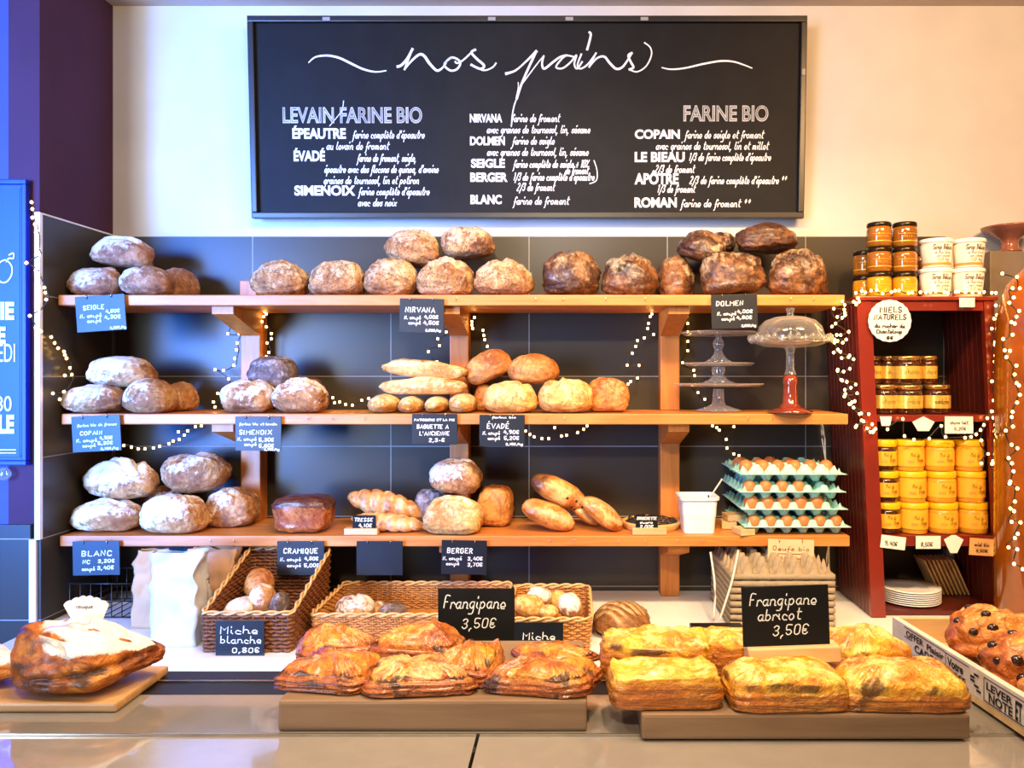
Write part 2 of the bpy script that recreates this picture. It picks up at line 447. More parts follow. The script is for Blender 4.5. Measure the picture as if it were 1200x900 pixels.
M['wickerrim'] = plain('pale_wicker', (226, 180, 120), .45, var=.2, scale=40, bmp=.2)
M['amber'] = plain('amber_glass', (150, 78, 12), .16, var=.35, scale=7, bmp=.06, coat=.8)
M['bag'] = plain('white_paper_bag', (206, 206, 206), .7, var=.05, scale=14, bmp=.35)
M['kraftbag'] = plain('kraft_paper_bag', (196, 150, 104), .7, var=.12, scale=14, bmp=.35)
M['cord'] = plain('white_cable', (226, 220, 208), .5, bmp=0)
M['greypaint'] = plain('grey_paint', (126, 112, 98), .5, var=.08)
M['raisin'] = plain('dark_raisin', (44, 18, 12), .25, var=.3, bmp=.2, coat=.5)
M['berry'] = plain('dark_berry_glaze', (26, 16, 18), .15, var=.4, scale=60, bmp=.3, coat=1)
M['pale_crust'] = plain('tart_crust', (222, 168, 104), .6, var=.15, scale=60, bmp=.3)
# breads
M['rye'] = crust('rye_crust', (118, 72, 44), (164, 112, 76), (196, 150, 112), (226, 218, 208), .9, .7)
M['seeded'] = crust('seeded_crust', (112, 66, 34), (178, 122, 72), (216, 168, 112), (240, 214, 172), .75, .62, seeds=.75, grain=.9)
M['dolmen'] = crust('dark_rye_crust', (46, 24, 12), (92, 52, 28), (150, 98, 54), (226, 196, 152), .7, .36, coat=.4, cutc=(186, 132, 78), scale=10, grain=.8)
M['country'] = crust('country_crust', (126, 74, 38), (176, 120, 70), (212, 166, 112), (240, 234, 224), 1.0, .68)
M['blanc'] = crust('white_floured_crust', (150, 92, 48), (196, 138, 80), (226, 178, 118), (250, 246, 238), 1.0, .7)
M['pale'] = crust('pale_gold_crust', (186, 122, 54), (218, 162, 88), (238, 196, 128), (248, 226, 176), .8, .58)
M['evade'] = crust('gold_crust', (196, 124, 46), (224, 160, 78), (240, 192, 110), (250, 224, 160), .8, .58)
M['browngold'] = crust('brown_gold_crust', (148, 78, 26), (198, 124, 56), (222, 158, 84), (240, 206, 150), .45, .55)
M['greyrye'] = crust('grey_floured_crust', (74, 58, 54), (112, 92, 86), (150, 130, 122), (196, 188, 188), .8, .75)
M['milk'] = crust('milk_bread_crust', (168, 84, 24), (214, 140, 60), (238, 190, 110), (250, 226, 170), .4, .4, coat=.3, grain=.15, cracks=0)
M['cramique'] = crust('brioche_crust', (128, 50, 16), (182, 88, 34), (222, 134, 62), (230, 170, 110), .1, .25, coat=.7, scale=22, grain=.8, dkc=(66, 22, 16))
M['braid'] = crust('braid_crust', (156, 88, 40), (212, 150, 88), (240, 198, 136), (246, 222, 172), .35, .45, coat=.3, grain=.25, cutc=(168, 92, 44), cracks=0)
M['puff'] = crust('puff_pastry', (196, 102, 8), (238, 168, 36), (252, 210, 88), (255, 238, 160), .75, .22, coat=.7, scale=18, grain=.5, cutc=(196, 104, 34), dkc=(60, 22, 8), cracks=.3, layers=.7)
M['puffred'] = crust('turnover_pastry', (140, 54, 4), (214, 114, 14), (242, 168, 50), (255, 222, 140), .6, .22, coat=.75, scale=20, grain=.8, cutc=(190, 98, 46), dkc=(52, 20, 10), cracks=.3, layers=.7)
M['couque'] = crust('sugared_bread', (84, 36, 14), (164, 82, 24), (220, 134, 44), (252, 250, 246), 1.0, .45, coat=.25, scale=12)
M['raisinbread'] = crust('raisin_bread', (150, 64, 14), (218, 124, 40), (242, 170, 84), (250, 226, 190), .4, .35, coat=.5, scale=18)
# ---------------------------------------------------------------- the room
DB = 2.5                       # back wall
XL = XX(134, DB)               # inner face of the wall at the left
DP = 2.153                     # front edge of that wall
ZT = ZZ(277, DB)               # top of the tiles
ZC = ZZ(5, DB)                 # ceiling
b = box(NB(), -3.6, 2.6, DB + .012, DB + .1, 0, ZC + .1); struct('wall_back', b, M['wall'])
b = box(NB(), XL - .1, XL - .012, DP + .012, DB + .012, 0, ZC + .1); struct('wall_left', b, M['purple'])
b = box(NB(), -3.6, XL - .1, DP + .012, DB + .012, 0, ZC + .1); struct('wall_pier', b, M['pier_painted_light'])
b = box(NB(), -3.6, 2.6, -2.5, DB + .1, ZC, ZC + .08); struct('ceiling', b, M['ceiling'])
b = box(NB(), -3.6, 2.6, -2.5, DB + .1, -.08, 0); struct('floor', b, M['floor'])
b = box(NB(), XL - .012, XX(1108, DB), DB, DB + .012, 0, ZT); struct('trim_1', b, M['tile'])          # tile cladding on the back wall
b = box(NB(), XL - .012, XL, DP, DB, 0, ZT); struct('trim_2', b, M['tileside'])                         # tile cladding on the return
b = box(NB(), XL - .014, XL + .001, DP - .006, DP + .006, ZZ(632, DP), ZT + .004); struct('trim_3', b, M['white'])   # white edge profile of the tiles
b = box(NB(), XL - .028, XL - .014 + .004, DP - .008, DP + .006, .3, ZZ(632, DP)); struct('trim_4', b, M['white'])
b = box(NB(), XL - .013, XL + .002, DP + .006, DB, ZT, ZT + .004); struct('trim_5', b, M['white'])
b = box(NB(), -3.6, XL - .03, DP, DP + .012, 0, ZZ(615, DP)); struct('trim_6', b, M['tile'])          # dark base tiles of the pier

# ---------------------------------------------------------------- big menu board on the back wall
def menu_board():
    d = 2.485; k = d / F
    root = empty('menu_board', ((619 - CX) * k, d, ZZ(257, d)), 'large black framed menu board lettered nos pains high on the white wall', 'menu board', rot=(math.radians(3.3), 0, 0))
    kw = 2.447 / F                                   # mean scale of the leaning board
    def T(u, v, y=-.0125): return Vector((u, y, v))
    hw = 651 / 2 * kw; H = 233 * kw
    p = box(NB(), -hw + .012, hw - .012, -.011, -.002, .01, H - .01)
    obj('writing_panel', p, M['slate'], root, smooth=False)
    f = NB(); t = .019
    for a in ((-hw, hw, 0, t), (-hw, hw, H - t, H), (-hw, -hw + t, t, H - t), (hw - t, hw, t, H - t)):
        box(f, a[0], a[1], -.026, 0, a[2], a[3], .003)
    obj('frame', f, M['blackframe'], root, smooth=False)
    def U(px): return (px - 619) * kw
    def V(py): return (257 - py) * kw
    P = lambda u, v: T(u, v)
    t = NB()
    def z1(L): return [(U(350 + a / 4.286), V(30 + c / 4.286)) for a, c in L]
    def z2(L): return [(U(590 + a / 4), V(30 + c / 4)) for a, c in L]
    thick = lambda w0, w1: (lambda s: w0 + (w1 - w0) * math.sin(PI * s))
    e = kw
    S = [(z1([(55, 197), (90, 170), (150, 163), (210, 175), (270, 203), (330, 230), (390, 243), (443, 237)]), thick(1.2 * e, 2.6 * e)),
         (z1([(500, 217), (520, 210), (550, 178), (577, 130)]), 3 * e), (z1([(577, 130), (556, 180), (535, 232)]), 2.2 * e),
         (z1([(535, 232), (570, 190), (610, 158), (635, 165), (660, 200), (695, 235), (720, 228), (745, 200)]), thick(1.6 * e, 3.2 * e)),
         (z1([(735, 212), (742, 195), (770, 173), (800, 180), (816, 200), (800, 228), (770, 237), (742, 220), (738, 200), (770, 172)]), 2.4 * e),
         (z1([(790, 192), (800, 200), (830, 185), (875, 145), (892, 134)]), 2 * e),
         (z1([(892, 134), (872, 148), (900, 180), (935, 212), (915, 228), (870, 208)]), 2.8 * e), (z1([(870, 208), (930, 235), (975, 222), (995, 200)]), 1.8 * e),
         (z2([(15, 235), (60, 220), (110, 178), (158, 132)]), thick(3.4 * e, 2 * e)), (z2([(158, 132), (120, 210), (85, 290), (65, 350)]), 2.6 * e), (z2([(62, 356), (52, 385), (44, 425), (40, 470)]), 1.5 * e), (z2([(72, 275), (72, 300), (62, 345)]), 1 * e),
         (z2([(85, 290), (130, 230), (165, 185), (192, 153)]), 1.3 * e), (z2([(192, 153), (184, 190), (195, 212), (235, 182), (270, 158), (300, 150)]), thick(2 * e, 2.6 * e)),
         (z2([(330, 157), (295, 153), (265, 180), (250, 206), (280, 210), (318, 182), (345, 150), (335, 190), (348, 212), (372, 180)]), 2 * e),
         (z2([(405, 45), (412, 60), (395, 125)]), 2.6 * e), (z2([(368, 145), (350, 195), (365, 212), (400, 190), (437, 140)]), 2 * e), (z2([(437, 140), (420, 172), (405, 205)]), 2.2 * e),
         (z2([(405, 205), (440, 165), (475, 157), (500, 185), (530, 212), (560, 205), (590, 165), (605, 140)]), thick(1.5 * e, 2.8 * e)),
         (z2([(605, 140), (588, 152), (600, 182), (612, 206), (592, 216)]), 2.6 * e), (z2([(592, 216), (630, 226), (672, 200), (696, 150), (690, 115), (663, 93)]), 1.6 * e),
         (z2([(745, 207), (790, 215), (860, 208), (940, 190), (1020, 177), (1080, 180), (1130, 195), (1168, 210)]), thick(1.2 * e, 2.2 * e))]
    for pts, w in S: ribbon(t, cr(pts, 6), w, P)
    obj('title_lettering', t, M['chalk'], root, smooth=False)
    for s, x0, x1, y0, y1, o in (('LEVAIN FARINE BIO', 331, 495, 146, 127, 1), ('FARINE BIO', 802, 902, 144, 125, 1), ('ÉPEAUTRE', 342, 405, 164, 148.5, 0), ('ÉVADÉ', 343, 380, 190, 174.5, 0),
                                 ('SIMENOIX', 343, 415, 230, 218, 0), ('NIRVANA', 551, 589, 145, 135, 0), ('DOLMEN', 551, 592, 171.5, 161, 0), ('SEIGLE', 552, 592, 197.5, 187, 0), ('BERGER', 551, 595, 214, 203, 0),
                                 ('BLANC', 551, 588, 240, 229, 0), ('COPAIN', 745, 798, 164, 153, 0), ('LE BIEAU', 745, 804, 191, 179, 0), ('APÔTRE', 745, 797, 217, 200.5, 0), ('ROMAN', 745, 795, 244, 232, 0)):
        t = NB(); block(t, s, P, U(x0), U(x1), V(y0), V(y1), 0 if o else .04, .034 if o else 0)
        obj('heading', t, M['chalk'], root, smooth=False)
    for s, x0, x1, y in (("farine complète d'épeautre", 413, 497, 163), ('au levain de froment', 382, 455, 176), ('farine de froment, seigle,', 418, 487, 190), ("épeautre avec des flocons de quinoa, d'avoine", 379, 513, 203),
                         ('graines de tournesol, lin et potiron', 378, 490, 216), ("farine complète d'épeautre", 419, 502, 229), ('avec des noix', 418, 463, 242),
                         ('farine de froment', 600, 656, 144), ('avec graines de tournesol, lin, sésame', 571, 692, 157), ('farine de seigle', 601, 650, 170), ('avec graines de tournesol, lin, sésame', 571, 690, 183),
                         ('farine complète de seigle + 10%', 602, 690, 197), ('de froment', 663, 690, 204.5), ("1/3 de farine complète d'épeautre", 602, 697, 212), ('2/3 de froment', 606, 650, 224), ('farine de froment', 602, 667, 240),
                         ('farine de seigle et froment', 804, 896, 163), ('avec graines de tournesol, lin et millet', 770, 902, 176), ("1/3 de farine complète d'épeautre", 809, 905, 189), ('2/3 de froment', 769, 815, 203),
                         ("2/3 de farine complète d'épeautre **", 810, 924, 216), ('1/3 de froment', 772, 816, 226), ('farine de froment **', 800, 882, 243)):
        t = NB(); hand(t, s, P, U(x0), V(y), 4.3 * kw, 1.05 * kw, width=(x1 - x0) * kw, slant=.25)
        obj('script_line', t, M['chalk'], root, smooth=False)
    t = NB()
    ribbon(t, cr([(U(697), V(189)), (U(700.5), V(200)), (U(700), V(212)), (U(692), V(216))], 4), 1.1 * kw, P)
    ribbon(t, cr([(U(403), V(120)), (U(400), V(132)), (U(386), V(149))], 4), .9 * kw, P)
    obj('flourish', t, M['chalk'], root, smooth=False)
    t = NB()
    for px in (386, 578, 668, 755): box(t, U(px) - .012, U(px) + .012, -.029, -.0255, H - .017, H - .006, .001)
    box(t, hw - .016, hw - .004, -.029, -.0255, V(92), V(85), .001)
    obj('tape_remnants', t, plain('dull_tape', (150, 146, 140), .5), root, smooth=False)
menu_board()

# ---------------------------------------------------------------- board on the pier at the left, blue light painted into its colour
def pier_board():
    d = 2.155
    X1 = XX(30, 2.143); X0 = XX(-180, d); Z0, Z1 = ZZ(545, d), ZZ(211, d)
    root = empty('chalkboard', ((X0 + X1) / 2, d, Z0), 'tall framed chalkboard hanging at the left edge, blue light painted into its colour', 'chalkboard')
    hw = (X1 - X0) / 2; H = Z1 - Z0
    f = NB()
    for i, (o, t, y0) in enumerate(((0, .013, -.012), (.012, .012, -.004))):
        for a in ((-hw + o, hw - o, o, o + t), (-hw + o, hw - o, H - o - t, H - o), (-hw + o, -hw + o + t, o + t, H - o - t), (hw - o - t, hw - o, o + t, H - o - t)):
            box(f, a[0], a[1], y0, .008, a[2], a[3], .003)
    obj('frame', f, M['slate_painted_light'], root, smooth=False)
    obj('writing_panel', box(NB(), -hw + .02, hw - .02, -.003, .0075, .02, H - .02), M['slate_painted_light'], root, smooth=False)
    t = NB(); k = d / F
    P = lambda px, py: Vector((XX(px, d) - (X0 + X1) / 2, -.0048, ZZ(py, d) - Z0))
    for pts in ([(-3, 325), (3, 331), (10, 330), (15, 322), (15, 312), (8, 305), (0, 309), (-4, 316)], [(9, 307), (12, 303), (17, 303), (17, 297), (12, 299)]):
        ribbon(t, cr(pts, 5), 1.6, P)
    for s, x0, x1, y0, y1, w in (('IE', 2, 18, 375, 354, .05), ('E', -2, 8, 403, 383, .05), ('EDI', -1, 19, 424, 403, 0), ('80', -4, 15, 482, 464, 0), ('LE', 0, 18, 508, 486, .05)):
        q = NB(); block(q, s, P, x0, x1, y0, y1, w); obj('heading', q, M['chalk'], root, smooth=False)
    ribbon(t, [(-60, 527), (20, 527)], 1.1, P); ribbon(t, [(-60, 530.5), (20, 530.5)], 1, P)
    obj('lettering', t, M['chalk'], root, smooth=False)
M['slate_painted_light'] = plain('board_painted_blue_light', (10, 42, 178), .45, var=.06, bmp=.02)  # black board; the blue light falling on it is put into this colour
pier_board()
o = props(obj('glass_bauble', ball(NB(), (0, 0, .018), .018, (1, .8, 1), 3), M['glass'], None, W(5, 563, 2.145)), 'small round clear glass bauble at left edge under the chalkboard', 'ornament')

# ---------------------------------------------------------------- wooden wall shelves
DS = 2.21                      # front edge of the shelves
ZS = [ZZ(345.5, DS), ZZ(485, DS), ZZ(628, DS)]
ZW = ZZ(771.5, 1.9)            # back worktop
shelf = empty('bread_shelf', (XX(535, DS), DB - .02, ZW), 'pine wall shelf with three long boards on square posts full of bread', 'shelf')
sx, sz = shelf.location.x, shelf.location.z
def sl(v): return (v[0] - sx, v[1] - (DB - .02), v[2] - sz)
for (pa, pb, z) in ((68, 990, ZS[0]), (72, 994, ZS[1]), (70, 996, ZS[2])):
    bm = box(NB(), XX(pa, DS), XX(pb, DS), DS, DB - .012, z - .0305, z, .003)
    bmesh.ops.translate(bm, vec=(-sx, -(DB - .02), -sz), verts=bm.verts)
    pl = obj('shelf_board', bm, M['shelfwood'], shelf, smooth=False)
for pa, pb, top in ((282, 305, 330), (527, 549, 345), (774, 796.5, 345)):
    for zi, (za, zb) in enumerate(((ZW, ZS[2] - .0305), (ZS[2], ZS[1] - .0305), (ZS[1], ZS[0] - .0305))):
        bm = box(NB(), XX(pa, 2.43), XX(pb, 2.43), 2.43, 2.49, za + .0005, zb - .0005, .003)
        bmesh.ops.translate(bm, vec=(-sx, -(DB - .02), -sz), verts=bm.verts)
        obj('post', bm, M['postwood'], shelf, smooth=False)
    for z in ZS:
        x0, x1 = XX(pa, 2.43), XX(pb, 2.43); zt = z - .0312
        bm = NB(); quadbox(bm, [(x0, 2.235, zt - .022), (x1, 2.235, zt - .022), (x1, 2.429, zt - .075), (x0, 2.429, zt - .075), (x0, 2.235, zt), (x1, 2.235, zt), (x1, 2.429, zt), (x0, 2.429, zt)])
        bmesh.ops.translate(bm, vec=(-sx, -(DB - .02), -sz), verts=bm.verts)
        obj('bracket', bm, M['postwood'], shelf, smooth=False)
# the end of the left post that stands up behind the top board
bm = box(NB(), XX(281, 2.45), XX(300, 2.45), 2.45, 2.485, ZS[0] + .0005, ZZ(329, 2.45), .002)
bmesh.ops.translate(bm, vec=(-sx, -(DB - .02), -sz), verts=bm.verts)
obj('post', bm, M['postwood'], shelf, smooth=False)
# small screw hooks along the front of the boards
for z, L in ((ZS[0], (535, 628, 660, 710, 756, 926, 953)), (ZS[1], (362, 391, 428, 640, 662, 876, 905)), (ZS[2], (249, 276, 645, 673, 725, 756, 794, 823))):
    for px in L:
        bm = NB(); tube(bm, cr([(0, 0, 0), (0, -.006, 0), (0, -.01, .003), (0, -.009, .008)], 3), .0012, 5)
        o = obj('hook', bm, M['chrome'], shelf, (XX(px, DS) - sx, DS - (DB - .02), z - .016 - sz))

# ---------------------------------------------------------------- back worktop and display counter
wt = empty('back_worktop', (0, 2.2, 0), 'white back worktop running under the bread shelves behind the counter', 'worktop')
obj('worktop_slab', box(NB(), XL + .002, 1.5, 1.9 - 2.2, DB - 2.2 - .002, ZW - .0325, ZW, .002), M['white'], wt, smooth=False)
obj('cabinet_front', box(NB(), XL + .01, 1.49, 1.93 - 2.2, DB - 2.2 - .01, .1, ZW - .0325), M['black'], wt, smooth=False)
obj('plinth', box(NB(), XL + .01, 1.49, 1.99 - 2.2, DB - 2.2 - .01, 0.001, .1), M['black'], wt, smooth=False)

ZK = CZ - .36                  # top of the display counter
ct = empty('display_counter', (0, .8, 0), 'low glass-topped display counter with pastries across its top', 'counter')
L, R = -1.15, 1.25
obj('front_trim', box(NB(), L, R, .7706 - .8, .7719 - .8, ZK - .012, ZK + .0006), M['chrome'], ct, smooth=False)
obj('glass_top', box(NB(), L, R, .772 - .8, .868 - .8, ZK - .02, ZK, .002), M['topglass'], ct, smooth=False)
obj('rear_rail', box(NB(), L, R, .869 - .8, .938 - .8, ZK - .05, ZK - .001, .002), M['black'], ct, smooth=False)
obj('bright_edge', box(NB(), L, R, .903 - .8, .9065 - .8, ZK - .0005, ZK + .0008), M['chrome'], ct, smooth=False)
for a, c in ((L, XX(557, .752) - .0015), (XX(557, .752) + .0015, R)):
    obj('glass_pane', box(NB(), a, c, .42 - .8, .7705 - .8, ZK - .014, ZK - .002, .001), M['counterglass'], ct, smooth=False)
obj('cabinet_body', box(NB(), L, R, .44 - .8, .90 - .8, .12, ZK - .051), M['black'], ct, smooth=False)
obj('plinth', box(NB(), L, R, .48 - .8, .88 - .8, 0.001, .12), M['black'], ct, smooth=False)
# ---------------------------------------------------------------- breads
def nz(p, s, o): return noise.noise(Vector((p[0] * s + o, p[1] * s - o * 1.7, p[2] * s + o * .6)))
def sst(a, b, x):
    t = min(1, max(0, (x - a) / (b - a))); return t * t * (3 - 2 * t)
def spw(v, e): return math.copysign(abs(v) ** e, v)

def blob(nu=56, nv=34, e=.85, ez=.9, flat=.55, seed=0, amp=(.10, .05, .02), cuts=(), flour=.4, burnt=0.0, fn=None, fs=0.0):
    """A baked lump in a unit box. e/ez: squareness in plan and in height; flat: how far the underside reaches; cuts: (angle, offset, depth, width).
    fn(p, a, h) may move a point and return (p, dk); attributes fl / cut / dk go into vertex data."""
    rnd = random.Random(seed); so = seed * 3.17 + 1.3
    V, FL, CU, DK = [], [], [], []
    for j in range(nv + 1):
        th = PI * j / nv
        for i in range(nu if 0 < j < nv else 1):
            ph = 2 * PI * i / nu
            cz, sz_ = math.cos(th), math.sin(th)
            ezl = ez if cz >= 0 or flat > .8 else ez * .55
            p = [spw(math.cos(ph), e) * spw(sz_, ezl), spw(math.sin(ph), e) * spw(sz_, ezl), spw(cz, ez)]
            n0 = (p[0], p[1], p[2])
            r = 1 + amp[0] * nz(n0, 1.3, so) + amp[1] * nz(n0, 3.7, so + 5) + amp[2] * nz(n0, 9.5, so + 9)
            p = [c * r for c in p]
            if p[2] < 0: p[2] *= flat
            cu = 0.0; dk = 0.0
            for ang, off, dep, wid in cuts:
                ca, sa = math.cos(ang), math.sin(ang)
                s = p[0] * ca + p[1] * sa - off + .06 * nz(n0, 2.2, so + 20)
                l = -p[0] * sa + p[1] * ca
                m = sst(-.05, .3, p[2]) * (1 - sst(.55, .9, abs(l)))
                g = math.exp(-(s / wid) ** 2) * m; ear = math.exp(-((s - 1.5 * wid) / (wid * .8)) ** 2) * m
                q = 1 - dep * g + dep * .55 * ear
                p = [p[0] * q, p[1] * q, p[2] * q]
                cu = max(cu, g); dk = max(dk, ear * .35)
            up = sst(-.35, .75, p[2])
            fl = flour * (.35 + .65 * up) + .3 * nz(n0, 1.7, so + 31) + fs * n0[0]
            dk += burnt * (.35 + .6 * nz(n0, 1.4, so + 44))
            if fn:
                r_ = fn(p, n0); p = r_[0]; dk += r_[1]
                if len(r_) > 2: fl = r_[2]
            V.append(p); FL.append(fl); CU.append(cu); DK.append(dk)
    faces = []
    idx = lambda j, i: 0 if j == 0 else (1 + (nv - 1) * nu if j == nv else 1 + (j - 1) * nu + i % nu)
    for j in range(nv):
        for i in range(nu):
            q = [idx(j, i), idx(j + 1, i), idx(j + 1, i + 1), idx(j, i + 1)]
            q = [x for k, x in enumerate(q) if x not in q[:k]]
            if len(q) > 2: faces.append(q)
    return V, faces, FL, CU, DK

def bread_mesh(name, data):
    V, faces, FL, CU, DK = data
    me = bpy.data.meshes.new(name); me.from_pydata([tuple(p) for p in V], [], faces); me.update()
    for nm, arr in (('fl', FL), ('cut', CU), ('dk', DK)):
        a = me.attributes.new(nm, 'FLOAT', 'POINT'); a.data.foreach_set('value', arr)
    return me

def fit(V, bx, d, depth, base=None, roll=0, yaw=0, pre=(1, 1, 1), pitch=0):
    """Turn the unit lump and stretch it so that its outline covers the pixel box bx at distance d; returns the base point and local points."""
    R = Matrix.Rotation(math.radians(yaw), 3, 'Z') @ Matrix.Rotation(math.radians(roll), 3, 'Y') @ Matrix.Rotation(math.radians(pitch), 3, 'X')
    Q = [R @ Vector((p[0] * pre[0], p[1] * pre[1], p[2] * pre[2])) for p in V]
    lo = [min(q[i] for q in Q) for i in range(3)]; hi = [max(q[i] for q in Q) for i in range(3)]
    x0, y0, x1, y1 = bx
    X0, X1 = XX(x0, d), XX(x1, d)
    Z1 = ZZ(y0, d); Z0 = base if base is not None else ZZ(y1 - 2.5, d)
    for zs in ZS:
        if zs - .04 < Z0 < zs + .0008: Z0 = zs + .0008
    if depth is None: depth = (X1 - X0) * (hi[1] - lo[1]) / (hi[0] - lo[0])
    loc = Vector(((X0 + X1) / 2, d, Z0))
    out = []
    for q in Q:
        out.append(((q[0] - lo[0]) / (hi[0] - lo[0]) * (X1 - X0) - (X1 - X0) / 2, ((q[1] - lo[1]) / (hi[1] - lo[1]) - .5) * depth, (q[2] - lo[2]) / (hi[2] - lo[2]) * (Z1 - Z0)))
    return loc, out

SEED = [0]
def loaf(bx, d, mat, label, cat='bread', group=None, base=None, depth=.13, roll=0, yaw=0, pitch=0, pre=(1, 1, 1), name='bread_loaf', seed=None, **kw):
    SEED[0] += 1
    data = blob(seed=seed if seed is not None else SEED[0], **kw)
    loc, P = fit(data[0], bx, d, depth, base, roll, yaw, pre, pitch)
    me = bread_mesh(name, (P,) + data[1:])
    o = obj(name, me, M[mat], None, loc)
    return props(o, label, cat, group)

Z1_, Z2_, Z3_ = [z + .0008 for z in ZS]
g1 = 'rye loaves at the left end of the top shelf'
loaf((82, 312, 146, 346), 2.29, 'rye', 'floured rye loaf at the far left end of the top shelf', group=g1, base=Z1_, cuts=((1.2, .1, .12, .14),), flour=.62, fs=-.25)
loaf((145, 311, 204, 346), 2.27, 'rye', 'brown rye loaf with floury left side, front right of the left top-shelf pile', group=g1, base=Z1_, cuts=((.3, -.3, .1, .1),), flour=.45, fs=-.35)
loaf((188, 314, 231, 346), 2.39, 'rye', 'plain brown rye loaf tucked behind the right of the left top-shelf pile', group=g1, base=Z1_, flour=.2)
loaf((110, 277, 179, 317), 2.33, 'rye', 'oval rye loaf with a long cut lying on top of two rye loaves', group=g1, roll=9, cuts=((PI / 2, -.45, .16, .12),), flour=.6, fs=-.3)
g2 = 'seeded loaves in the middle of the top shelf'
sd = dict(flour=.55, amp=(.11, .07, .04), burnt=.2, group=g2)
loaf((295, 304, 363, 346), 2.29, 'seeded', 'seeded round loaf, leftmost of the seeded row on the top shelf', base=Z1_, **sd)
loaf((362, 304, 428, 346), 2.29, 'seeded', 'seeded round loaf with a dark lower left flank, second in the seeded row', base=Z1_, **{**sd, 'burnt': .5})
loaf((427, 302, 489, 346), 2.29, 'seeded', 'pale seeded loaf with a ridge down its middle, third in the seeded row', base=Z1_, cuts=((0, .25, .07, .12),), **sd)
loaf((487, 301, 556, 346), 2.27, 'seeded', 'seeded loaf with a wide crack across its front above the nirvana tag', base=Z1_, cuts=((1.35, -.45, .14, .08), (.5, .3, .1, .07)), **sd)
loaf((555, 302, 627, 346), 2.29, 'seeded', 'broad seeded loaf with a split crown, rightmost of the seeded row', base=Z1_, cuts=((.25, -.1, .14, .1),), **sd)
loaf((451, 268, 516, 316), 2.37, 'seeded', 'browner seeded loaf, left one of the two on top of the seeded row', cuts=((1.3, -.2, .12, .12),), roll=8, **sd)
loaf((517, 265, 581, 306), 2.37, 'seeded', 'browner seeded loaf, right one of the two on top of the seeded row', cuts=((.4, .0, .08, .12),), roll=-4, **sd)
g3 = 'dark loaves at the right of the top shelf'
dk = dict(flour=.42, amp=(.15, .09, .035), burnt=.25, group=g3)
loaf((635, 293, 705, 345), 2.27, 'dolmen', 'dark loaf with a burst pale tip, leftmost of the dark loaves', base=Z1_, cuts=((.9, -.1, .22, .12), (.1, -.2, .12, .1)), **dk)
loaf((704, 296, 773, 345), 2.29, 'dolmen', 'rugged dark loaf with rough pale patches, second of the dark loaves', base=Z1_, cuts=((.4, -.25, .2, .14),), **dk)
loaf((768, 298, 814, 345), 2.38, 'dolmen', 'small-looking dark loaf half hidden behind, between two rows of dark loaves', base=Z1_, cuts=((1.3, -.2, .15, .1),), **dk)
loaf((820, 294, 897, 345), 2.27, 'dolmen', 'dark oval loaf with a floury foot above the dolmen tag', base=Z1_, roll=-6, cuts=((1.2, .1, .12, .12),), **dk)
loaf((899, 291, 965, 345), 2.27, 'dolmen', 'dark round loaf with a pale split crown at the right end of the top shelf', base=Z1_, cuts=((1.5, -.1, .12, .1),), **dk)
loaf((930, 298, 969, 344), 2.41, 'dolmen', 'dark loaf hidden behind the last one at the right end of the top shelf', base=Z1_, **dk)
loaf((793, 269, 851, 312), 2.34, 'dolmen', 'dark loaf leaning to the right on top of the dark row, left of two', roll=22, cuts=((.2, .3, .2, .12),), **dk)
loaf((861, 261, 935, 300), 2.35, 'dolmen', 'almost black oval loaf lying on top, highest of the dark loaves', flat=.8, **{**dk, 'flour': .15})
loaf((826, 272, 860, 302), 2.43, 'dolmen', 'dark loaf end peeking out behind the leaning top loaf', **dk)

g4 = 'country loaves at the left of the middle shelf'
loaf((75, 450, 148, 487), 2.27, 'country', 'floured country loaf at the far left end of the middle shelf', group=g4, base=Z2_, cuts=((1.3, .2, .06, .1),), flour=.7, fs=-.4)
loaf((147, 443, 204, 487), 2.26, 'country', 'country loaf with fine baking-basket lines, front right of the left pile', group=g4, base=Z2_, flour=.45, fs=-.3, amp=(.06, .03, .01))
loaf((190, 447, 231, 484), 2.38, 'country', 'brown country loaf behind the right of the left middle-shelf pile', group=g4, base=Z2_, flour=.3)
loaf((105, 417, 184, 456), 2.31, 'country', 'long floured country loaf on top of the left middle-shelf pile', group=g4, roll=6, flour=.75, fs=-.45, cuts=((1.4, .1, .08, .1),))
g5 = 'loaves above the simenoix tag'
loaf((260, 444, 324, 485), 2.27, 'country', 'round loaf with torn reddish crust, front left above the simenoix tag', group=g5, base=Z2_, cuts=((.5, .15, .12, .2),), flour=.55)
loaf((321, 442, 386, 485), 2.27, 'country', 'loaf with a curved split along its top, front right above the simenoix tag', group=g5, base=Z2_, cuts=((1.25, -.15, .14, .1), (1.1, -.42, .1, .07)), flour=.5)
loaf((350, 442, 384, 478), 2.40, 'dolmen', 'dark loaf hidden behind the split loaf above the simenoix tag', group=g5, base=Z2_, flour=.1)
loaf((291, 417, 349, 459), 2.34, 'greyrye', 'grey-brown floured loaf lying on top above the simenoix tag', group=g5, flour=.45, e=.95, flat=.8, roll=4)
g6 = 'baguettes on the middle shelf'
stick = dict(e=.8, ez=.95, amp=(.05, .05, .015), flat=.8, group=g6, name='baguette', cat='baguette')
loaf((447, 420, 548, 447), 2.31, 'pale', 'upper of the two baguettes lying crosswise on the baguette pile', depth=.055, roll=5, pre=(4, 1, 1), flour=.45, cuts=((.3, -.9, .1, .25), (.3, .6, .1, .25)), **stick)
loaf((444, 441, 548, 465), 2.29, 'pale', 'lower of the two baguettes lying crosswise on the baguette pile', depth=.055, pre=(4, 1, 1), flour=.55, cuts=((.3, -.4, .1, .25), (.3, 1.2, .1, .25)), **stick)
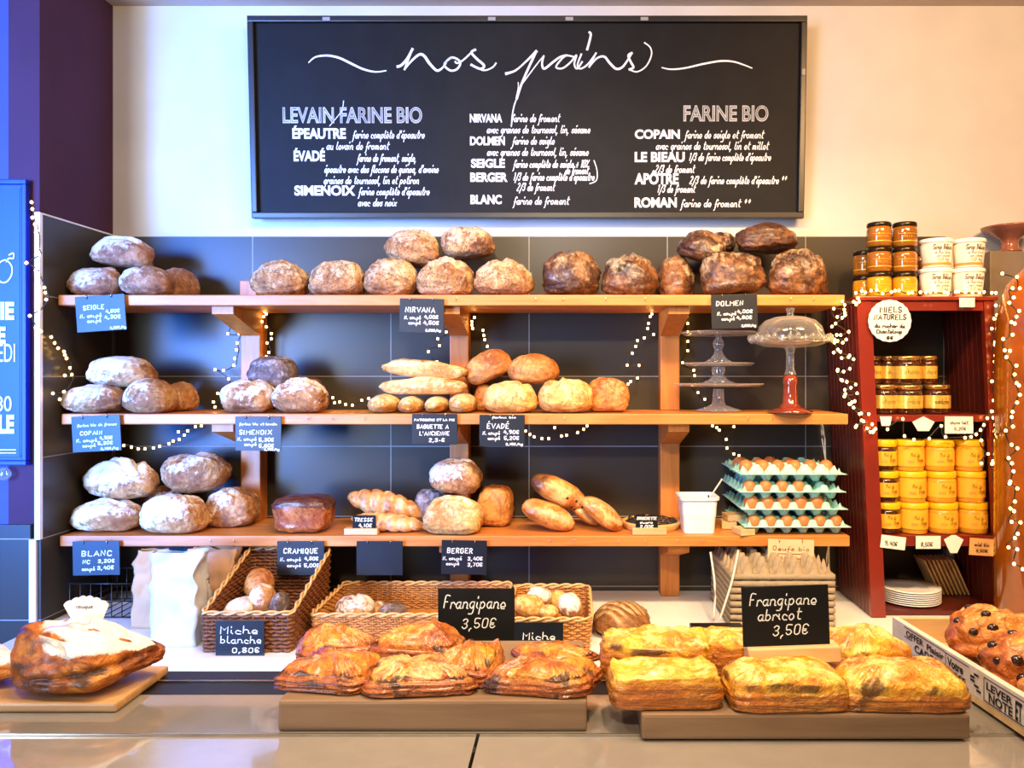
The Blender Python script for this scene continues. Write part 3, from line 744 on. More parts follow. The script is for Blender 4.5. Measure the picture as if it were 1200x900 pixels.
for n, (x0, y0, x1, y1), lb in ((0, (434, 461, 470, 483), 'thick baguette seen end on, leftmost in the bottom row of baguettes'), (1, (470, 464, 496, 483), 'small baguette seen end on, second from left in the bottom row'),
                               (2, (500, 464, 526, 483), 'small baguette seen end on, third from left in the bottom row'), (3, (527, 461, 558, 483), 'baguette seen end on, rightmost in the bottom row beside gold loaves')):
    o = loaf((x0, y0, x1, y1), 2.30, 'pale', lb, depth=.2, base=Z2_, flour=.65, **stick)
g7 = 'gold loaves above the evade tag'
gd = dict(group=g7, amp=(.07, .05, .02))
loaf((565, 446, 631, 485), 2.27, 'evade', 'pale gold loaf, front left one above the evadé tag', base=Z2_, flour=.6, cuts=((.2, .5, .1, .12),), **gd)
loaf((630, 442, 696, 485), 2.27, 'evade', 'pale gold loaf with a deep crease, front middle of the gold loaves', base=Z2_, flour=.55, cuts=((0, -.3, .12, .12),), **gd)
loaf((686, 442, 737, 483), 2.33, 'browngold', 'orange-brown square-ended loaf, right end of the gold loaves', base=Z2_, flour=.4, e=.6, ez=.7, **gd)
loaf((544, 409, 601, 454), 2.37, 'browngold', 'oval brown loaf tilted up, left one on top of the gold loaves', roll=-24, pre=(1.5, 1, 1), flour=.35, cuts=((1.3, 0, .1, .12),), flat=.8, **gd)
loaf((595, 414, 656, 453), 2.35, 'browngold', 'orange-brown rounded loaf, right one on top of the gold loaves', roll=6, flour=.3, flat=.75, **gd)
loaf((554, 450, 582, 483), 2.372, 'browngold', 'brown loaf in shade behind baguettes and the front gold loaf', depth=.08, base=Z2_, flour=.1, **gd)

g8 = 'white floured loaves above the blanc tag'
wh = dict(group=g8, flour=.85, fs=-.45)
loaf((85, 583, 168, 634), 2.29, 'blanc', 'thickly floured white loaf, front left at the end of the lowest shelf', base=Z3_, cuts=((1.2, -.2, .1, .1), (.2, .3, .08, .1)), **wh)
loaf((165, 579, 245, 631), 2.26, 'blanc', 'big floured loaf with fine slashes, front middle above the blanc tag', base=Z3_, cuts=((.6, .1, .05, .05), (.6, .35, .05, .05)), **{**wh, 'flour': .75})
loaf((243, 570, 303, 622), 2.36, 'country', 'ragged brown loaf beside the left post on the lowest shelf', base=Z3_, e=.65, amp=(.1, .07, .02), group=g8, flour=.5, fs=-.2, cuts=((.9, -.3, .14, .1),))
loaf((165, 569, 226, 612), 2.42, 'rye', 'shaded rye loaf hidden behind the white floured loaves', base=Z3_, group=g8, flour=.3)
loaf((100, 535, 184, 586), 2.33, 'blanc', 'floured loaf with raised flaps of crust, top left of the white pile', roll=5, cuts=((.9, -.3, .16, .1), (.4, .35, .16, .1)), **{**wh, 'amp': (.12, .05, .015)})
loaf((191, 530, 270, 580), 2.36, 'country', 'ring-marked brown loaf with floury hollow, top right of the white pile', roll=-8, flat=.9, group=g8, flour=.45, burnt=.3, cuts=((.8, .2, .2, .2),))

# brioche loaf, plaits, tin loaves
def tinfn(p, n):
    p = list(p)
    if p[2] < .25: p[0] *= .93 + .07 * (p[2] + .6); p[1] *= .95
    else: p[2] += .16 * max(0, 1 - n[0] ** 2)
    return p, .85 * sst(.15, .6, n[2])
loaf((322, 579, 391, 627), 2.28, 'cramique', 'glossy dark red-brown raisin brioche loaf above the cramique tag', 'brioche', base=Z3_, e=.42, ez=.42, flat=.95, amp=(.05, .07, .04), fn=tinfn, flour=0, name='brioche_loaf')
def plait(p, n):
    a = math.atan2(n[2], n[1]); t = n[0]
    w = abs(math.sin(6.2 * t * PI / 2 + .5 * math.sin(a) + (.9 if n[1] > 0 else 0)))
    q = .74 + .32 * w ** .6
    taper = 1 - .25 * abs(t) ** 3
    return [p[0], p[1] * q * taper, p[2] * q * taper], .5 * (1 - w) ** 3
pl = dict(e=.8, ez=.95, amp=(.03, .02, .01), flat=.85, nu=120, nv=40, fn=plait, flour=.2, name='plaited_bread', cat='plaited bread', group='plaited breads beside the tresse tag')
loaf((407, 573, 497, 613), 2.345, 'braid', 'upper of two golden plaited breads, sloping down to the right', depth=.075, roll=11, pre=(3.3, 1, 1), **pl)
loaf((411, 600, 499, 631), 2.265, 'braid', 'lower of two golden plaited breads, behind the little tresse tag', depth=.075, roll=7, pre=(3.3, 1, 1), **pl)
g9 = 'golden loaves above the berger tag'
loaf((497, 580, 567, 628), 2.26, 'pale', 'big pale golden loaf with an arched cut, front one above the berger tag', base=Z3_, group=g9, e=.7, ez=.75, flour=.5, cuts=((1.2, -.25, .14, .12),))
loaf((503, 537, 565, 582), 2.32, 'country', 'loaf with grey floury left end resting on the front golden loaf', group=g9, roll=10, flour=.5, fs=-.3, flat=.75, cuts=((1.3, .1, .08, .12),))
loaf((558, 568, 602, 615), 2.38, 'browngold', 'orange-brown tin-shaped loaf at the right behind the golden loaf', base=Z3_, group=g9, e=.6, ez=.65, flour=.1)
loaf((484, 572, 527, 612), 2.372, 'greyrye', 'grey floured loaf half hidden at the left behind the golden loaf', depth=.09, base=Z3_, group=g9, flour=.45)
g10 = 'long milk breads on the lowest shelf'
def scores(p, n):
    return p, 0
lg = dict(group=g10, e=.85, ez=.95, flat=.85, amp=(.05, .03, .01), name='milk_bread', cat='milk bread')
loaf((611, 584, 674, 628), 2.28, 'milk', 'long milk bread with a pale swollen front end, leftmost of four', depth=.09, roll=26, pre=(2.0, 1, 1), flour=.5, fs=.2, burnt=.2, cuts=((.3, -1.2, .1, .3),), **lg)
mb = loaf((622, 555, 689, 602), 2.345, 'milk', 'raisin-studded milk bread with a dark rear end lying on the others', depth=.08, roll=30, pre=(2.2, 1, 1), flour=.3, fs=.25, fn=lambda p, n: (p, .75 * sst(.1, -.5, n[0]) if False else .75 * (1 - sst(-.75, -.1, n[0]))), **lg)
vs_ = [v.co.copy() for v in mb.data.vertices if v.co.y < -.025]
for fx, fz in ((.82, .32), (.9, .12), (.7, .2), (.62, .42), (.78, .08)):
    xs_ = [v.co.x for v in mb.data.vertices]; tx, tz = min(xs_) + fx * (max(xs_) - min(xs_)), fz * max(v.co.z for v in mb.data.vertices)
    q = min(vs_, key=lambda p: (p.x - tx) ** 2 + (p.z - tz) ** 2)
    obj('raisin', ball(NB(), (0, 0, 0), .0042, (1, .6, 1), 2), M['raisin'], mb, q)
loaf((668, 588, 705, 628), 2.365, 'milk', 'orange milk bread wedged between two longer ones, third from left', depth=.10, roll=46, pre=(2.0, 1, 1), flour=.1, **lg)
loaf((682, 582, 730, 628), 2.28, 'milk', 'smooth curved milk bread, rightmost of the four beside the dark tart', depth=.09, roll=48, pre=(2.1, 1, 1), flour=.6, **lg)

# breads in the baskets and behind the counter
ZB = ZW + .03
g11 = 'small white loaves in the sloping left basket'
rl = dict(name='small_loaf', cat='small loaf', amp=(.07, .03, .01))
loaf((264, 700, 300, 728), 2.03, 'blanc', 'pale small loaf lying at the front left of the sloping basket', group=g11, flour=.9, depth=.08, roll=-14, pre=(1.4, 1, 1), **rl)
loaf((292, 684, 323, 722), 2.06, 'blanc', 'small loaf with a browned right half in the middle of the sloping basket', group=g11, flour=.55, depth=.08, fs=-.3, **rl)
loaf((287, 666, 321, 700), 2.13, 'browngold', 'round brown small loaf at the back of the sloping basket', group=g11, flour=.2, depth=.08, **rl)
loaf((318, 694, 338, 726), 2.03, 'greyrye', 'small greyish loaf against the right side of the sloping basket', group=g11, flour=.4, depth=.08, **rl)
loaf((268, 724, 312, 758), 2.05, 'blanc', 'small pale loaf low down in the sloping basket behind its tag', base=ZW + .009, group=g11, flour=.4, depth=.09, **rl)
g12 = 'small loaves in the long wicker tray'
loaf((392, 697, 440, 728), 2.10, 'country', 'rugged pinkish small loaf, left one in the long wicker tray', group=g12, flour=.6, depth=.09, cuts=((.4, .1, .1, .1),), **rl)
loaf((430, 705, 456, 730), 2.13, 'country', 'small loaf tucked behind the rugged one in the long wicker tray', group=g12, flour=.4, depth=.06, **rl)
loaf((443, 706, 478, 730), 2.08, 'greyrye', 'dark grey seeded small loaf, right one in the long wicker tray', group=g12, flour=.25, depth=.08, **rl)
M['striped'] = crust('striped_crust', (96, 56, 24), (140, 88, 40), (180, 124, 64), (230, 200, 150), .5, .55, cutc=(240, 206, 150))
g13 = 'bread rolls in the square right basket'
rb = dict(name='bread_roll', cat='bread roll', amp=(.06, .02, .008), flat=.85)
loaf((601, 697, 640, 728), 2.03, 'evade', 'long golden roll at the left of the square basket beside the frangipane sign', group=g13, flour=.45, depth=.07, roll=12, pre=(1.6, 1, 1), **rb)
loaf((616, 688, 647, 713), 2.10, 'blanc', 'floury roll at the back left of the square basket', group=g13, flour=.7, depth=.06, roll=18, **rb)
loaf((644, 692, 665, 716), 2.12, 'evade', 'small golden roll at the back right of the square basket', group=g13, flour=.4, depth=.05, **rb)
loaf((632, 709, 655, 729), 2.00, 'evade', 'smallest golden roll at the front of the square basket', group=g13, flour=.55, depth=.05, **rb)
loaf((654, 695, 684, 730), 2.02, 'blanc', 'upright pale roll leaning in the right corner of the square basket', group=g13, flour=.8, depth=.06, roll=-20, pre=(1, 1, 1.4), **rb)
loaf((694, 706, 763, 752), 2.08, 'striped', 'large round dark loaf with pale curved slashes behind the apricot pastries', base=ZW, depth=.14, flour=.2, burnt=.1, cuts=[(.75, -.75 + .3 * i, .07, .055) for i in range(6)])

# ---------------------------------------------------------------- boards and pastries on the counter
LB = ZZ(822, .775); RB = ZZ(838, .757)          # tops of the two serving boards
def serving_board(x0, x1, d0, d1, z1, mat, label, z0=None):
    z0 = ZK + .0005 if z0 is None else z0
    r = box(NB(), x0, x1, d0, d1, z0, z1, .003)
    c = Vector(((x0 + x1) / 2, (d0 + d1) / 2, z0)); bmesh.ops.translate(r, vec=-c, verts=r.verts)
    return props(obj('serving_board', r, M[mat], None, c, smooth=False), label, 'serving board')
serving_board(XX(325, .775), XX(688, .775), .776, .955, LB, 'grayboard', 'thick oak board on the counter carrying the orange turnovers')
serving_board(XX(752, .757), XX(1138, .757), .758, .955, RB, 'grayboard', 'thick oak board on the counter carrying the apricot frangipane squares')
serving_board(-.72, -.4838, .819, .927, ZK + .0105, 'boardwood', 'thin beech board at the left end of the counter under sugared breads')

def puff(bx, d, depth, mat, label, base, group, yaw=0, edge=.7, dome=0.0, sag=.2, tri=0.0, burnt=.2, flour=.45, ribs=0.0, seed=None, side=1.0, corner=(0, 0, 0), sq=.34, ridge=0.0, plat=2.2, soft=0.0, spots=.0, name='puff_pastry', cat='pastry'):
    """Puff pastry: a layered side wall round a rounded square, a scorched rim and a dimpled (sag) or domed (dome) top. edge: rim height as a share of the whole."""
    SEED[0] += 1; so = (seed or SEED[0]) * 2.7
    na, ns_, nt_ = 120, 14, 26
    V, FL, CU, DK = [], [], [], []
    def outline(a):
        x, y = spw(math.cos(a), sq), spw(math.sin(a), sq)
        q = 1 + .035 * noise.noise(Vector((math.cos(a) * 2, math.sin(a) * 2, so))) + .018 * noise.noise(Vector((math.cos(a) * 7, math.sin(a) * 7, so)))
        x *= 1 - tri * sst(-.7, 1, y)
        return x * q, y * q
    def eh(a):
        x, y = math.cos(a), math.sin(a)
        c_ = corner[2] * math.exp(-((x - corner[0]) ** 2 + (y - corner[1]) ** 2) / .15)
        return edge * (1 + .16 * noise.noise(Vector((x * 1.8, y * 1.8, so + 4))) + .07 * noise.noise(Vector((x * 6, y * 6, so + 5)))) + c_
    for j in range(ns_ + 1):                         # side wall
        t = j / ns_
        for i in range(na):
            a = 2 * PI * i / na; x, y = outline(a); h = eh(a)
            lay = (.022 * math.sin(t * 19 + 3 * noise.noise(Vector((x * 2.5, y * 2.5, so)))) + .05 * noise.noise(Vector((x * 3, y * 3, t * 9 + so)))) * side + .014 * ribs * math.sin(a * 46 + 3 * t) * t
            r = .955 + .05 * math.sin(PI * min(1, t * 1.05)) - soft * .10 * t ** 3 + lay * (1 - .5 * t)
            V.append((x * r, y * r, h * t)); CU.append(1 - sst(.7, 1, t)); FL.append(.1 + .25 * (1 - abs(2 * t - 1)) * noise.noise(Vector((x * 5, y * 5, t * 6 + so))))
            DK.append((.3 + burnt) * (.45 + 1.3 * abs(noise.noise(Vector((x * 2.6, y * 2.6, so + 21))))) * sst(.72, 1, t) + .14 * noise.noise(Vector((x * 4, y * 4, t * 5))) + .12 * (1 - sst(0, .12, t)))
    for j in range(1, nt_ + 1):                      # top, from the rim to the middle
        s_ = 1 - j / nt_; u = s_
        for i in range(na if j < nt_ else 1):
            a = 2 * PI * i / na; x, y = outline(a)
            x, y = x * u * (.985 - soft * .10), y * u * (.985 - soft * .10)
            rim = math.exp(-((1 - u) / .10) ** 2)
            w = 1 - u ** plat
            h = eh(a) * (1 - sst(0, .5, 1 - u)) + edge * sst(0, .5, 1 - u)
            z = h + dome * w - sag * edge * math.exp(-((u - .55) / .3) ** 2) + .06 * rim * (1 - soft)
            z += .10 * noise.noise(Vector((x * 2.2, y * 2.2, so + 7))) * w + .035 * noise.noise(Vector((x * 6, y * 6, so + 8))) + .012 * noise.noise(Vector((x * 16, y * 8, so + 9)))
            if ribs: z += ribs * .05 * math.sin(a * 34 + 2 * noise.noise(Vector((x * 3, y * 3, so)))) * sst(.15, .4, u) * (1 - sst(.9, 1, u))
            if ridge: z += ridge * math.exp(-((x * .8 + y * .6) / .22) ** 2) * w
            V.append((x, y, max(.04, z))); CU.append(0)
            FL.append(flour * (1 - rim) + .25 * noise.noise(Vector((x * 2.4, y * 2.4, so + 12))))
            DK.append((.34 + burnt) * (.45 + 1.3 * abs(noise.noise(Vector((x * 2.6 / max(u, .2), y * 2.6 / max(u, .2), so + 21))))) * math.exp(-((1 - u) / .07) ** 2) + burnt * .5 * math.exp(-((1 - u) / .3) ** 2) * (1 + noise.noise(Vector((x * 3, y * 3, so + 15)))))
    if spots:
        for i_, p in enumerate(V):
            m_ = noise.noise(Vector((p[0] * 2.1, p[1] * 2.1, so + 33))) + .5 * noise.noise(Vector((p[0] * 5, p[1] * 5, p[2] * 3 + so)))
            DK[i_] = DK[i_] * .8 + spots * sst(.28, .5, m_) * sst(.45, .8, max(abs(p[0]), abs(p[1])))
    faces = []
    rows_ = ns_ + nt_
    for j in range(rows_):
        for i in range(na):
            k = (i + 1) % na
            if j == rows_ - 1: faces.append((j * na + i, j * na + k, (j + 1) * na))
            else: faces.append((j * na + i, j * na + k, (j + 1) * na + k, (j + 1) * na + i))
    faces.append(tuple(range(na))[::-1])
    R = Matrix.Rotation(math.radians(yaw), 3, 'Z')
    Q = [R @ Vector(p) for p in V]
    lo = [min(q[i] for q in Q) for i in range(3)]; hi = [max(q[i] for q in Q) for i in range(3)]
    Q = [[(q[i] - lo[i]) / (hi[i] - lo[i]) for i in range(3)] for q in Q]
    x0, y0, x1, y1 = bx
    sx_, cx_, sz_ = XX(x1, d) - XX(x0, d), (XX(x0, d) + XX(x1, d)) / 2, .035
    for it in range(10):
        P = [(cx_ + (q[0] - .5) * sx_, d + q[1] * depth, base + q[2] * sz_) for q in Q]
        px = [CX + F * p[0] / p[1] for p in P]; py = [CY + F * (CZ - p[2]) / p[1] for p in P]
        a, c = min(px), max(px)
        sx_ *= (x1 - x0) / (c - a); cx_ += ((x0 + x1) / 2 - (a + c) / 2) * d / F
        sz_ = min(.075, max(.016, sz_ + (min(py) - y0) * (d + depth * .6) / F * .8))
    c0 = Vector((cx_, d + depth / 2, base))
    P = [(p[0] - c0.x, p[1] - c0.y, p[2] - c0.z) for p in P]
    o = obj(name, bread_mesh(name, (P, faces, FL, CU, DK)), M[mat], None, c0)
    return props(o, label, cat, group)

ga = 'apricot frangipane squares on the right board'
puff((709, 767, 849, 835), .763, .066, 'puff', 'glossy yellow square with a tall layered side, front left on the right board', RB + .001, ga, burnt=.3, sag=.2, edge=.72, dome=.06)
puff((842, 768, 1000, 842), .757, .068, 'puff', 'glossy yellow square with scorched front rim, front middle below the apricot sign', RB + .001, ga, burnt=.5, spots=.5, sag=.1, edge=.42, dome=.42, plat=4.5, yaw=2, ribs=.3)
puff((973, 767, 1139, 842), .757, .07, 'puff', 'yellow frangipane square with feathered edges, front right beside the crate', RB + .001, ga, burnt=.4, spots=.6, sag=0, edge=.4, dome=.5, plat=3.6, ribs=.9, yaw=-3)
puff((702, 731, 838, 785), .838, .07, 'puff', 'yellow frangipane square, back left on the right board by the dark loaf', RB + .001, ga, burnt=.35, sag=.12, edge=.6, dome=.25, plat=4)
puff((812, 732, 905, 780), .85, .07, 'puff', 'yellow frangipane square, back middle half hidden by the apricot sign', RB + .001, ga, sag=.1, edge=.6, dome=.2)
puff((960, 729, 1072, 785), .845, .07, 'puff', 'pale yellow square with one corner peaked, back right on the right board', RB + .001, ga, sag=0, edge=.4, dome=.5, corner=(-.1, .9, .25), yaw=20, tri=.2, ribs=.5)
gb = 'orange frangipane turnovers on the left board'
tv = dict(sag=0, ribs=2.2, side=1.5, flour=.32, soft=1.0, spots=.75)
puff((320, 756, 458, 826), .785, .08, 'puffred', 'orange turnover with blackened seam spots, front left corner of the left board', LB + .001, gb, yaw=-16, edge=.58, dome=.42, plat=3.4, ridge=.12, tri=.08, sq=.3, burnt=.5, **tv)
puff((422, 765, 562, 832), .777, .074, 'puffred', 'turnover with a pale bare patch on top, second along the front', LB + .001, gb, yaw=12, edge=.58, dome=.42, plat=3.2, tri=.2, burnt=.55, **{**tv, 'flour': .6})
puff((506, 748, 592, 828), .803, .078, 'puffred', 'reddish turnover with a raised right edge, in the middle of the left board', LB + .001, gb, yaw=-20, edge=.5, dome=.4, corner=(.8, .6, .35), tri=.2, burnt=.5, **tv)
puff((563, 763, 708, 838), .777, .074, 'puffred', 'broad orange turnover with a brown crimped foot, front right of the left board', LB + .001, gb, yaw=-16, corner=(.6, .75, -.24), edge=.6, dome=.36, plat=3.4, tri=.12, burnt=.55, **tv)
puff((346, 729, 450, 785), .87, .075, 'puffred', 'yellow-orange turnover with ribbed top, back left of the left board', LB + .001, gb, yaw=20, edge=.5, dome=.45, ridge=.15, tri=.2, burnt=.4, **tv)
puff((428, 727, 548, 782), .865, .075, 'puffred', 'smooth orange turnover in front of the frangipane sign', LB + .001, gb, yaw=-12, edge=.5, dome=.5, tri=.25, burnt=.3, **{**tv, 'ribs': .3})
puff((598, 750, 706, 815), .853, .08, 'puffred', 'orange turnover folded along a diagonal, back right under the miche tag', LB + .001, gb, yaw=30, edge=.55, dome=.42, ridge=.2, tri=.15, burnt=.45, **tv)

# sugared breads at the left end, with a rolled rim
def couque(p, n):
    p = list(p); x, y, z = n
    pt = 1 - .62 * sst(-.1, 1, x)
    p[1] *= pt; p[2] *= (1 - .45 * sst(-.2, 1, x))
    r = math.hypot(x, y); lf = sst(.05, -.6, x) if False else 1 - sst(-.75, .0, x)
    roll = math.exp(-((r - .86) / .10) ** 2) * lf * sst(-.1, .25, z)
    gro = math.exp(-((r - .66) / .08) ** 2) * lf * sst(0, .4, z)
    p[2] += .26 * roll - .2 * gro
    fold = math.exp(-((z - .05 - .25 * x) / .10) ** 2) * (1 - sst(-.2, .3, y)) * (1 - sst(.45, .8, x))   # fold line along the front
    p[1] *= 1 - .12 * fold
    bulge = math.exp(-(((x + .05) / .28) ** 2 + ((z + .25) / .3) ** 2)) * (1 - sst(-.6, 0, y))
    p[1] -= .10 * bulge
    top = sst(.28, .55, z + .10 * nz(n, 3, 2)) * (1 - .8 * gro) * sst(-.85, -.5, x) * (1 - .6 * sst(.75, 1, x))
    f = 1.1 * top - .25 + .15 * nz(n, 6, 4) - .5 * (1 if nz((x * 3, y * 3, 0), 1.5, 7) > .42 else 0)
    d = .75 * roll * (.8 + nz(n, 3, 5)) + 1.0 * bulge * (.5 + .9 * abs(nz(n, 2, 6))) + .6 * fold * (.6 + nz(n, 4, 3)) + .8 * lf * (1 - sst(.1, .5, z)) * sst(-.1, .3, nz(n, 2.3, 8))
    return p, d, f
cq = dict(base=ZK + .0112, nu=110, nv=70, fn=couque, name='sugared_bread', group='sugared breads on the beech board', flat=.55, amp=(.08, .06, .02))
loaf((14, 727, 181, 824), .868, 'couque', 'large oval dark bread thick with icing sugar and a rolled left rim', 'sugared bread', depth=.104, yaw=24, **cq)
loaf((-110, 750, 36, 832), .868, 'couque', 'second sugared dark bread cut off by the left edge of the view', 'sugared bread', depth=.09, **cq)

# crate of raisin breads at the right
def crate():
    d0, d1 = .56, 1.01
    xf, xb = XX(1200, .757), .4235                 # left face runs slightly askew
    sl_ = (xf - xb) / (.757 - 1.015)
    X = lambda y: xb + sl_ * (y - 1.015)
    root = empty('wooden_crate', (X(.757), .757, ZK), 'shallow pale wooden crate with black printed side holding raisin breads', 'crate')
    ox, oy = X(.757), .757
    Wd = .42; H = .0425; t = .008
    def wall(a, c, mat, nm, z0=.012, z1=H, th=t):
        a, c = Vector((a[0], a[1])), Vector((c[0], c[1])); dr = (c - a).normalized(); n = Vector((-dr.y, dr.x)) * th
        bm = NB(); q = [a, c, c + n, a + n]
        quadbox(bm, [(p.x - ox, p.y - oy, z0) for p in q] + [(p.x - ox, p.y - oy, z1) for p in q])
        return obj(nm, bm, mat, root, smooth=False)
    A, B_, C, D = (X(d0), d0), (X(d1), d1), (X(d1) + Wd, d1), (X(d0) + Wd, d0)
    left = wall(B_, A, M['lightcrate'], 'side_board')
    wall((C[0], C[1] ), (B_[0] + t, B_[1]), M['lightwood'], 'end_board')
    wall((D[0] - t, D[1]), (C[0] - t, C[1]), M['lightwood'], 'side_board'); wall((A[0] + t, A[1]), (D[0] - t, D[1]), M['lightwood'], 'end_board')
    bm = NB(); quadbox(bm, [(p[0] - ox, p[1] - oy, .004) for p in (A, D, C, B_)] + [(p[0] - ox, p[1] - oy, .0115) for p in (A, D, C, B_)])
    obj('crate_floor', bm, M['lightwood'], root, smooth=False)
    # printing on the left face, reading from the back corner towards the front
    tx = NB(); dr = Vector((A[0] - B_[0], A[1] - B_[1])).normalized(); n = Vector((-dr.y, dr.x))
    def T(u, v): return Vector((B_[0] + dr.x * u - n.x * -.0006 * -1 - ox, B_[1] + dr.y * u - n.y * .0006 - oy, v))
    def T2(u, v): return Vector((B_[0] + dr.x * u - n.x * .0006 - ox, B_[1] + dr.y * u - n.y * .0006 - oy, v))
    def rect(u0, u1, v0, v1): tx.faces.new([tx.verts.new(T2(*p)) for p in ((u0, v0), (u1, v0), (u1, v1), (u0, v1))])
    for args in (('OFFER', .035, .075, .029, .037), ('Plaisir', .082, .118, .0285, .036), ('CADEAU', .055, .118, .0165, .026), ('Votre', .125, .155, .026, .036), ('POSE', .128, .16, .0155, .0235),
                 ('LEVER', .196, .238, .027, .035), ('NOTE', .2, .238, .0155, .0255), ('ET', .242, .252, .0155, .035), ('OFFRIR', .27, .33, .017, .034)):
        block(tx, args[0], T2, *args[1:], bold=.03)
    for u0, u1, v in ((.03, .12, .0392), (.12, .166, .0385), (.125, .166, .0135), (.192, .256, .0378), (.192, .256, .0135), (.03, .05, .0272)): rect(u0, u1, v, v + .0011)
    for u in (.121, .1915, .256): rect(u, u + .001, .0135, .0385)
    for k in range(5):
        a = k * 1.25; rect(.173 + .006 * math.cos(a), .181 + .006 * math.cos(a), .018 + .004 * k, .0205 + .004 * k)
    obj('printing', tx, M['ink'], root, smooth=False)
M['lightcrate'] = wood('whitewashed_wood', (214, 200, 184), (236, 226, 212), 'X', 6, .5)
crate()
def raisin_bread(bx, d, depth, base, label, seed, n=9):
    data = blob(nu=72, nv=44, e=.85, ez=.85, flat=.6, seed=seed, amp=(.16, .10, .03), flour=.3, burnt=.12, cuts=((.7, .2, .14, .14), (2.0, -.2, .12, .12)))
    loc, P = fit(data[0], bx, d, depth, base)
    o = props(obj('raisin_bread', bread_mesh('raisin_bread', (P,) + data[1:]), M['raisinbread'], None, loc), label, 'raisin bread', 'raisin breads in the wooden crate')
    rnd = random.Random(seed); zmax = max(p[2] for p in P)
    cand = [p for p in P if p[2] > zmax * .3 and p[1] < depth * .3]; rnd.shuffle(cand)
    put = []
    for p in cand:
        if all((Vector(p) - Vector(q)).length > .017 for q in put):
            put.append(p)
            p_ = Vector(p) * .95; obj('raisin', ball(NB(), (0, 0, 0), rnd.uniform(.0055, .0085), (1, .8, .8), 2), M['raisin'], o, p_)
        if len(put) >= n: break
raisin_bread((1108, 708, 1215, 775), .945, .075, ZK + .0125, 'knobbly raisin bread at the back of the crate against its end board', 301, 13)
raisin_bread((1150, 738, 1270, 832), .862, .078, ZK + .0125, 'raisin bread in the middle of the crate with a pale torn edge', 302, 13)
raisin_bread((1196, 770, 1350, 880), .775, .075, ZK + .0125, 'raisin bread nearest the front of the crate at the right edge', 303, 10)
M['kraftpale'] = plain('peach_card', (244, 196, 156), .7, var=.06, scale=12, bmp=.02)
# ---------------------------------------------------------------- chalk price tags
def tag(x0, y0, x1, y1, d, lines, label, rot=0, mat='tagslate', ink='chalk', hooks=True, group='chalk price tags on the shelf edges', border=None, name='price_tag', lw=1.15, shape=None, tilt=0):
    """lines: (text, x, y, x-height, width) in photograph pixels inside the tag's box."""
    k = d / F; w, h = (x1 - x0) * k, (y1 - y0) * k
    root = empty(name, (XX((x0 + x1) / 2, d), d, ZZ(y1, d)), label, 'price tag', group, rot=(math.radians(tilt), math.radians(rot), 0))
    bm = NB()
    if shape:
        P = [((a - .5) * w, c * h) for a, c in shape]
        f = [bm.verts.new((p[0], -.0012, p[1])) for p in P]; bk = [bm.verts.new((p[0], 0, p[1])) for p in P]
        bm.faces.new(f); bm.faces.new(bk[::-1])
        for i in range(len(P)): bm.faces.new((f[i - 1], f[i], bk[i], bk[i - 1]))
        bmesh.ops.recalc_face_normals(bm, faces=bm.faces[:])
    else:
        box(bm, -w / 2, w / 2, -.0022, 0, 0, h, .0006)
    obj('card', bm, M[mat], root, smooth=False)
    T = lambda u, v: Vector((u, -.0027, v))
    if lines or border:
        t = NB()
        for s, px, py, xh, wd_ in lines:
            hand(t, s, T, (px - (x0 + x1) / 2) * k, (y1 - py) * k, xh * k * (.72 if s[0].isdigit() else .92), lw * k * (.85 if xh < 3 else 1), width=wd_ * k, slant=.08, soft=False, jit=.12)
        if border:
            a, c, e, g = border
            q = [((px - (x0 + x1) / 2) * k, (y1 - py) * k) for px, py in ((a, c), (e, c), (e, g), (a, g), (a, c))]
            ribbon(t, q, .9 * k, T)
        obj('lettering', t, M[ink], root, smooth=False)
    if hooks:
        for u in (-.26, .24):
            bm = NB(); tube(bm, cr([(0, .002, .0045), (0, -.005, .003), (0, -.0055, -.002), (0, -.003, -.006)], 3), .0013, 5)
            obj('hook', bm, M['chrome'], root, (u * w, -.0005, h - .002))
    return root
D = 2.2
tag(91, 346, 149, 388, D, [('SEIGLE', 100, 362, 2.6, 25), ('N. coupé', 96, 371, 2.2, 25), ('4,00€', 126, 367, 2.4, 17), ('coupé', 104, 377, 2.2, 16), ('4,30€', 124, 374, 2.6, 20), ('8,00€/kg', 130, 386, 1.6, 19)], 'blue-lit chalk tag marked seigle, hung crooked on the top shelf', rot=-4)
tag(86, 487, 143, 529, D, [('farine bio de france', 93, 499, 1.4, 46), ('COPAIN', 96, 509, 2.2, 26), ('N. coupé', 91, 517, 2, 24), ('4,90€', 118, 515, 2.3, 16), ('coupé', 98, 523, 2, 15), ('5,30€', 116, 521, 2.3, 18), ('8,16€/kg', 119, 527, 1.5, 21)], 'brightest blue-lit chalk tag at the left end of the middle shelf', rot=-3)
tag(276, 488, 330, 528, D, [('farine bio et levain', 281, 498, 1.3, 44), ('SIMENOIX', 281, 509, 2.6, 38), ('N. coupé', 279, 516, 2, 22), ('5,30€', 304, 517, 2.6, 18), ('coupé', 287, 522, 2, 14), ('5,60€', 304, 524, 2.6, 18), ('8,75€/kg', 310, 527.5, 1.4, 18)], 'chalk tag marked simenoix on the middle shelf by the left post')
tag(468, 350, 520, 390, D, [('NIRVANA', 475, 366, 3, 35), ('N. coupé', 474, 374, 2, 19), ('4,00€', 497, 373, 2.4, 17), ('coupé', 479, 380, 2, 14), ('4,50€', 496, 380, 2.6, 19), ('8,00€/kg', 499, 388, 1.5, 18)], 'chalk tag marked nirvana below the seeded loaves', rot=1)
